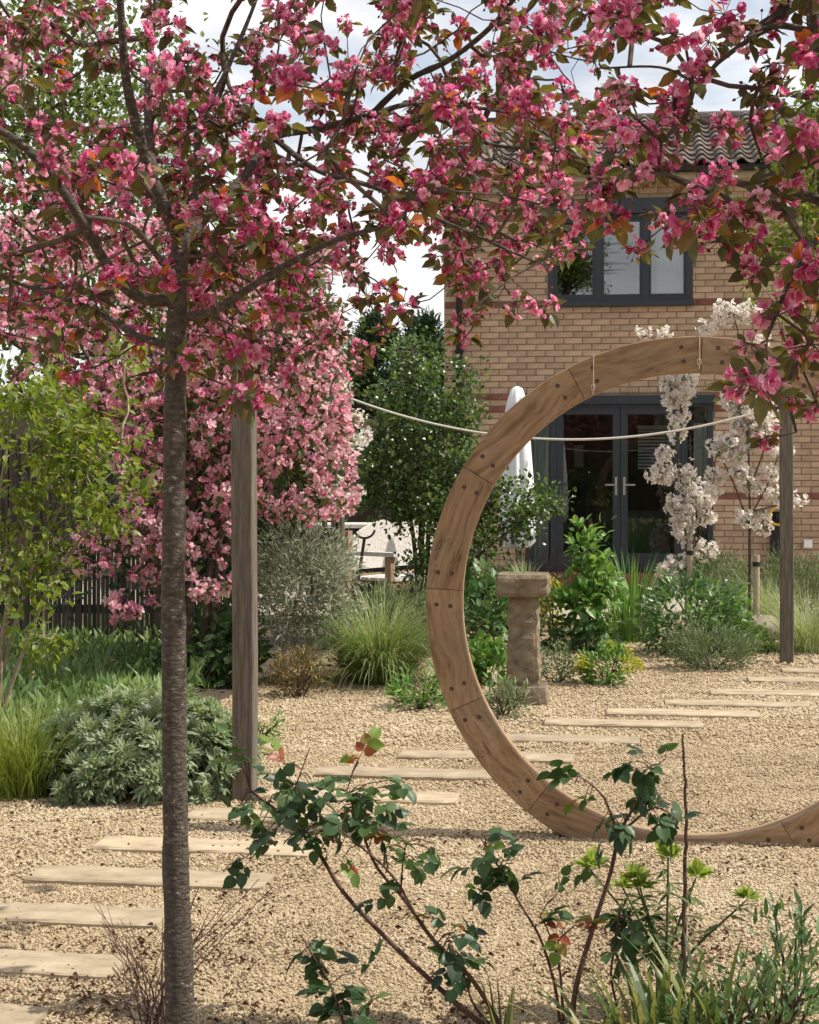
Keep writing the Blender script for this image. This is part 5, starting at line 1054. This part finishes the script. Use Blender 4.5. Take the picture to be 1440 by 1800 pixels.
d = rdir(520, r_); d = d[(d[:, 2] > -.22)][:190]
for q in d:
    p = ac + q * arad * r_.uniform(.86, 1.06)
    if p[2] < .03: continue
    z = nrm(q + A([0, 0, .45]) + r_.normal(0, .22, 3)); x = nrm(np.cross(z, rdir(1, r_)[0])); inst('sprig', SPM[r_.integers(6)], art, p, np.stack([x, np.cross(z, x), z], 1), r_.uniform(1.0, 1.5))

# ------------------------------------------------------------------ roses and other plants in front
def rose_leaf_mesh(v, seed):
    r_ = np.random.default_rng(seed); acc = Acc(); V, Fs = tube([A([0, 0, 0.]), A([.5, 0, -.03]), A([.95, 0, -.08])], [.012, .010, .007], 4); acc.add(V, Fs, v)
    pos = [A([.95, 0, -.08]), A([.62, .02, -.04]), A([.62, -.02, -.04]), A([.33, .02, -.02]), A([.33, -.02, -.02])]; ax = [A([1, .05, -.3]), A([.55, .85, -.12]), A([.55, -.85, -.12]), A([.4, .9, -.05]), A([.4, -.9, -.05])]; k = 5 if r_.random() < .7 else 3
    t = roundleaf(.82, .12, .18); scatter(acc, t, A(pos)[:k], A(ax)[:k] + r_.normal(0, .12, (k, 3)), nrm(A([[0, 0, 1.]] * k) + r_.normal(0, .3, (k, 3))), A([.72, .64, .64, .52, .52])[:k] * r_.uniform(.85, 1.1, k), np.clip(v + r_.normal(0, .08, k), 0, 1)); return acc.mesh('leaf', M['rose_leaf'], smooth=True)
RLM = [rose_leaf_mesh(v, 10 + q) for q, v in enumerate((.05, .15, .25, .35, .45, .55, .65, .75, .85, .99))]
def rose(label, base, canes, leaves, seed):
    b = A([*base[:2], 0]); r = thing('rose_bush', label, 'rose', b); r_ = np.random.default_rng(seed); allp = []
    for cn, r0, r1 in canes:
        c_ = spline([A(q) for q in cn], 8); V, Fs = tube(c_, np.linspace(r0, r1, len(c_)), 7); co = Acc().add(V, Fs).build('cane', M['cane'], r, smooth=True); allp.append(c_); ta = Acc()
        for j in range(3, len(c_) - 1, 2):
            for _ in range(2): q = rdir(1, r_)[0]; p = c_[j] + (c_[j + 1] - c_[j]) * r_.random(); V, Fs = tube([p, p + q * .010], [.0022, .0003], 3, False); ta.add(V, Fs)
        if ta.n: ta.build('thorns', M['cane'], r, parent=co, kind='stuff')
    allp = np.concatenate(allp); pt = Acc()
    for x, y, rr, n_, vlo, vhi, Y in leaves:
        for _ in range(max(2, int(n_ * .92))):
            q = rdir(1, r_)[0] * r_.random() ** .5; p = P(x + q[0] * rr, y + q[1] * rr * .8, Y) + A([0, q[2] * rr * Y / F, 0]); j = allp[np.argmin(np.linalg.norm(allp - p, axis=1))]; V, Fs = tube([j, (j + p) / 2 + A([0, 0, .01]), p], .0016, 4, False); pt.add(V, Fs)
            d_ = nrm((p - j) * 4 + r_.normal(0, .5, 3) + A([0, 0, -.1])); inst('leaf', RLM[int(np.clip(r_.uniform(vlo, vhi), 0, .999) * 10)], r, p, frame(d_, nrm(A([0, 0, 1.]) + r_.normal(0, .4, 3))), r_.uniform(.048, .074))
    pt.build('leaf_stalks', M['cane'], r, kind='stuff'); return r
RY = 4.55; rb = G(868, 1815); Ya = rb[1]
rose('arching rose with two long thorny canes and dark leaves leaning over the gravel', rb,
     [([rb, P(800, 1762, Ya), P(690, 1660, Ya + .05), P(605, 1570, Ya + .1), P(560, 1500, Ya + .12), P(505, 1440, Ya + .15), P(440, 1390, Ya + .15)], .0085, .0035),
      ([rb + A([.03, 0, 0]), P(830, 1722, Ya), P(760, 1650, Ya), P(710, 1580, Ya + .05), P(660, 1520, Ya + .05), P(630, 1440, Ya + .08), P(610, 1390, Ya + .08)], .007, .003),
      ([P(735, 1615, Ya), P(690, 1540, Ya - .02), P(630, 1485, Ya - .04), P(560, 1430, Ya - .04)], .004, .002), ([P(705, 1570, Ya + .05), P(708, 1520, Ya), P(715, 1480, Ya)], .003, .0015), ([P(500, 1435, Ya + .15), P(528, 1360, Ya + .12), P(545, 1315, Ya + .12)], .003, .001), ([P(860, 1800, Ya), P(830, 1760, Ya), P(810, 1690, Ya)], .004, .002)],
     [(430, 1330, 30, 6, .1, .8, Ya + .15), (450, 1420, 45, 12, 0, .8, Ya + .15), (520, 1390, 50, 15, 0, .75, Ya + .12), (590, 1420, 55, 16, 0, .75, Ya + .08), (550, 1470, 45, 12, 0, .7, Ya + .1), (640, 1400, 45, 11, 0, .85, Ya + .05), (655, 1455, 35, 8, 0, .7, Ya + .05), (440, 1500, 20, 3, 0, .4, Ya + .15), (600, 1500, 18, 2, .82, .92, Ya), (625, 1338, 10, 2, .95, 1, Ya + .08), (500, 1345, 8, 2, .95, 1, Ya + .12), (700, 1500, 35, 5, .1, .6, Ya), (690, 1475, 10, 2, .95, 1, Ya), (760, 1490, 12, 2, .3, .7, Ya), (700, 1560, 40, 5, 0, .5, Ya), (800, 1640, 35, 8, 0, .6, Ya), (820, 1700, 35, 8, 0, .6, Ya), (780, 1620, 10, 2, .8, .92, Ya), (680, 1375, 15, 3, .1, .7, Ya + .05), (480, 1460, 30, 6, 0, .5, Ya + .12)], 181)
rb = G(1005, 1822); Yb = rb[1]
rose('upright rose cane topped with dark leaves against the foot of the moon gate', rb,
     [([rb, P(1012, 1740, Yb), P(1040, 1640, Yb), P(1072, 1540, Yb), P(1090, 1465, Yb), P(1120, 1410, Yb), P(1150, 1360, Yb)], .0085, .003), ([P(1088, 1470, Yb), P(1060, 1400, Yb), P(1020, 1365, Yb)], .004, .0015), ([P(1095, 1460, Yb), P(1150, 1420, Yb - .03), P(1190, 1440, Yb - .05)], .004, .0015)],
     [(1010, 1372, 18, 4, 0, .45, Yb), (1100, 1345, 28, 4, 0, .4, Yb), (1150, 1350, 28, 6, 0, .4, Yb), (1130, 1385, 25, 5, 0, .3, Yb), (1085, 1440, 30, 8, 0, .4, Yb), (1150, 1425, 35, 8, 0, .4, Yb), (1185, 1445, 15, 3, 0, .4, Yb), (1030, 1400, 15, 2, .3, .9, Yb), (1050, 1520, 14, 2, .1, .5, Yb), (1030, 1635, 12, 2, .95, 1, Yb)], 182)
rb = G(985, 1800); Yc = rb[1]
rose('thin rose with small leaf clusters and a forked cane between the larger roses', rb,
     [([rb, P(975, 1730, Yc), P(950, 1650, Yc), P(915, 1590, Yc), P(880, 1530, Yc), P(855, 1490, Yc)], .005, .002), ([rb + A([.01, 0, 0]), P(986, 1720, Yc), P(980, 1660, Yc), P(1012, 1625, Yc)], .0045, .002), ([P(985, 1700, Yc), P(965, 1640, Yc), P(950, 1610, Yc)], .003, .0015)],
     [(850, 1480, 22, 5, .3, .99, Yc), (840, 1540, 25, 6, 0, .5, Yc), (890, 1525, 28, 7, 0, .5, Yc), (905, 1560, 22, 4, 0, .5, Yc), (970, 1580, 12, 2, .3, .9, Yc), (930, 1630, 14, 3, 0, .5, Yc), (1000, 1640, 14, 2, .95, 1, Yc)], 183)
rb = G(1092, 1795); Yd = rb[1]
rose('short rose shoot with small grey leaves among the spurge', rb, [([rb, P(1075, 1720, Yd), P(1082, 1650, Yd), P(1090, 1600, Yd)], .004, .0018)], [(1085, 1615, 28, 6, 0, .45, Yd), (1115, 1640, 22, 4, 0, .4, Yd), (1100, 1675, 18, 3, 0, .4, Yd)], 184)
rb = G(612, 1830); Ye = rb[1]
rose('low rose sprig with small dark leaves at the edge of the gravel', rb, [([rb, P(595, 1770, Ye), P(575, 1720, Ye), P(550, 1680, Ye), P(530, 1645, Ye)], .004, .0015), ([rb, P(640, 1780, Ye), P(655, 1760, Ye)], .003, .0015)],
     [(540, 1660, 18, 4, 0, .5, Ye), (560, 1695, 16, 4, .1, .5, Ye), (580, 1740, 18, 5, 0, .5, Ye), (600, 1770, 28, 7, 0, .6, Ye), (625, 1720, 12, 2, 0, .5, Ye), (625, 1790, 28, 5, .2, .9, Ye)], 185)
# bare upright cane
rb = G(1200, 1800); bc = thing('bare_cane', 'single bare upright cane standing before the moon gate opening', 'cane', (rb[0], rb[1], 0))
c_ = spline([rb, P(1202, 1650, rb[1]), P(1205, 1500, rb[1]), P(1206, 1400, rb[1]), P(1200, 1290, rb[1])], 8); c_[1:-1] += np.random.default_rng(4).normal(0, .0015, (len(c_) - 2, 3)); V, Fs = tube(c_, np.linspace(.0075, .003, len(c_)), 6); Acc().add(V, Fs).build('stem', M['cane'], bc)
ta = Acc(); r_ = np.random.default_rng(6)
for j in range(4, len(c_) - 1): p = c_[j]; q = nrm(rdir(1, r_)[0] + A([0, 0, .4])); V, Fs = tube([p, p + q * .011], [.003, .001], 4, False); ta.add(V, Fs)
ta.build('buds', M['cane'], bc, kind='stuff')
# spurge stems with yellow-green heads
def spurge(label, bpx, stems_, seed):
    rb = G(*bpx); Y = rb[1]; r = thing('spurge_plant', label, 'plant', (rb[0], rb[1], 0)); r_ = np.random.default_rng(seed)
    hm = []
    for q in range(3):
        a = Acc(); d = rdir(34, r_); d[:, 2] = np.abs(d[:, 2]) * .8; scatter(a, leafT(.42, .1, .2), d * .008, nrm(d + A([0, 0, .25])), nrm(A([0, 0, 1.]) + r_.normal(0, .4, (34, 3))), .042 * r_.uniform(.6, 1.2, 34), r_.random(34)); hm.append(a.mesh('flower_head', M['spurge']))
    for x, y in stems_:
        e = P(x, y, Y + r_.normal(0, .08)); c_ = spline([rb, rb * .5 + e * .5 + A([(rb[0] - e[0]) * .25, 0, .0]), e], 7); V, Fs = tube(c_, np.linspace(.005, .0028, len(c_)), 5); st = Acc().add(V, Fs).build('stem', M['spurge_leaf'], r, smooth=True)
        n = 46; t = r_.uniform(.35, .97, n) ** .8; p = c_[(t * (len(c_) - 1)).astype(int)]; an = r_.uniform(0, 6.28, n); ax = np.stack([np.cos(an), np.sin(an), r_.uniform(-.35, .5, n)], 1); a = Acc(); scatter(a, leafT(.16, .05, .25), p, ax, np.tile(A([0, 0, 1.]), (n, 1)) + r_.normal(0, .3, (n, 3)), .065 * r_.uniform(.6, 1.2, n), r_.random(n)); a.build('stem_leaves', M['spurge_leaf'], r, parent=st, kind='stuff')
        q = r_.uniform(0, 6.28); inst('flower_head', hm[r_.integers(3)], r, e, A([[math.cos(q), -math.sin(q), 0], [math.sin(q), math.cos(q), 0], [0, 0, 1]]), r_.uniform(.9, 1.25))
spurge('loose spurge with yellow-green flower heads below the moon gate', (1170, 1790), [(1115, 1545), (1125, 1560), (1035, 1525), (1175, 1508), (1225, 1540), (1315, 1580), (1095, 1560)], 191)
# sword leaves, grass blades and a leafy shrub along the bottom edge
clump('iris_plant', 'tall sword leaves with browned tips at the bottom edge of the gravel', 'plant', 1165, 1835, 0, .14, .30, .024, 'iris_leaf', 201, nparts=46, lean=(.05, .9), droop=.35)
clump('iris_plant', 'fan of green and straw sword leaves beside the bare cane', 'plant', 1265, 1850, 0, .11, .33, .024, 'iris_leaf', 202, nparts=30, lean=(.05, .8), droop=.3)
clump('iris_plant', 'small tuft of young sword leaves by the canes of the arching rose', 'plant', 885, 1828, 0, .05, .17, .010, 'iris_leaf', 203, nparts=18, lean=(.02, .5), droop=.15)
clump('iris_plant', 'few short sword leaves growing near the thin rose', 'plant', 1050, 1845, 0, .08, .22, .02, 'iris_leaf', 204, nparts=20, lean=(.2, 1.1), droop=.6)
shrub('silver_edged_shrub', 'leafy shrub with pale edged leaves growing low in front of the gate', 'shrub', 1370, 1850, (.19, .12, .14), 300, LANCE, .045, 'mid_green', K=40, cr=.03, seed=205, nparts=200, up=.9, nst=14)
shrub('silver_edged_shrub', 'upright leafy shoots rising among the sword leaves', 'shrub', 1390, 1800, (.07, .07, .17), 150, LANCE, .05, 'mid_green', K=18, cr=.025, seed=206, nparts=120, up=1.0, nst=8)
shrub('silver_edged_shrub', 'low spreading leafy shoots beside the sword leaf fan', 'shrub', 1255, 1860, (.16, .1, .10), 170, LANCE, .042, 'mid_green', K=26, cr=.03, seed=207, nparts=160, up=.9, nst=8)
dt = thing('twiggy_stems', 'dark leafless twiggy stems sprouting round the crab apple trunk', 'plant', A([*G(262, 1850)[:2], 0])); r_ = np.random.default_rng(12); yb_ = GY(1850)
b = A([*G(262, 1850)[:2], 0])
for x, y in list(zip(r_.uniform(165, 300, 26), r_.uniform(1590, 1760, 26))) + [(480, 1560), (430, 1590), (400, 1575), (455, 1545), (370, 1600), (350, 1560), (390, 1640), (360, 1620), (340, 1580), (420, 1610), (330, 1650)]:
    e = P(x, y, yb_ + r_.normal(0, .05)); b0 = b + A([r_.normal(0.02, .025), r_.normal(0, .02), 0]); c_ = spline([b0, b0 * .5 + e * .5 + A([(b0[0] - e[0]) * .18, 0, .01]), e], 5); c_[2:-1] += r_.normal(0, .0025, (len(c_) - 3, 3)); V, Fs = tube(c_, np.linspace(.0026, .0009, len(c_)), 4); a = Acc().add(V, Fs)
    for _ in range(2): j = r_.integers(3, len(c_) - 1); e2 = c_[j] + (e - b0) * .18 + r_.normal(0, .02, 3); V, Fs = tube([c_[j], e2], [.0013, .0006], 3); a.add(V, Fs)
    a.build('twig', M['dry_twig'], dt, kind='stuff')
# dead leaves and bits on the gravel
r_ = np.random.default_rng(221); n = 1900; ctr = r_.uniform(0, 1, (60, 2)); k = r_.integers(0, 60, n); px = ctr[k, 0] * 1500 - 30 + r_.normal(0, 55, n); py = 1350 + ctr[k, 1] ** .8 * 470 + r_.normal(0, 22, n); ok = (py > 1290) & (py < 1900); px, py = px[ok], py[ok]; Yv = F * EYE / (py - HY)
pos = np.stack([(px - CX) * Yv / F, Yv, r_.uniform(.012, .02, len(px))], 1); a = Acc(); scatter(a, leafT(.6, .5, .4), pos, nrm(r_.normal(0, 1, pos.shape) * A([1, 1, .25])), nrm(r_.normal(0, .5, pos.shape) + A([0, 0, 1])), r_.uniform(.008, .024, len(px)), r_.random(len(px))); lo = a.build('dead_leaves', M['litter'], None, kind='stuff'); lo['label'] = 'scattered brown dead leaves lying on the gravel'; lo['category'] = 'leaves'
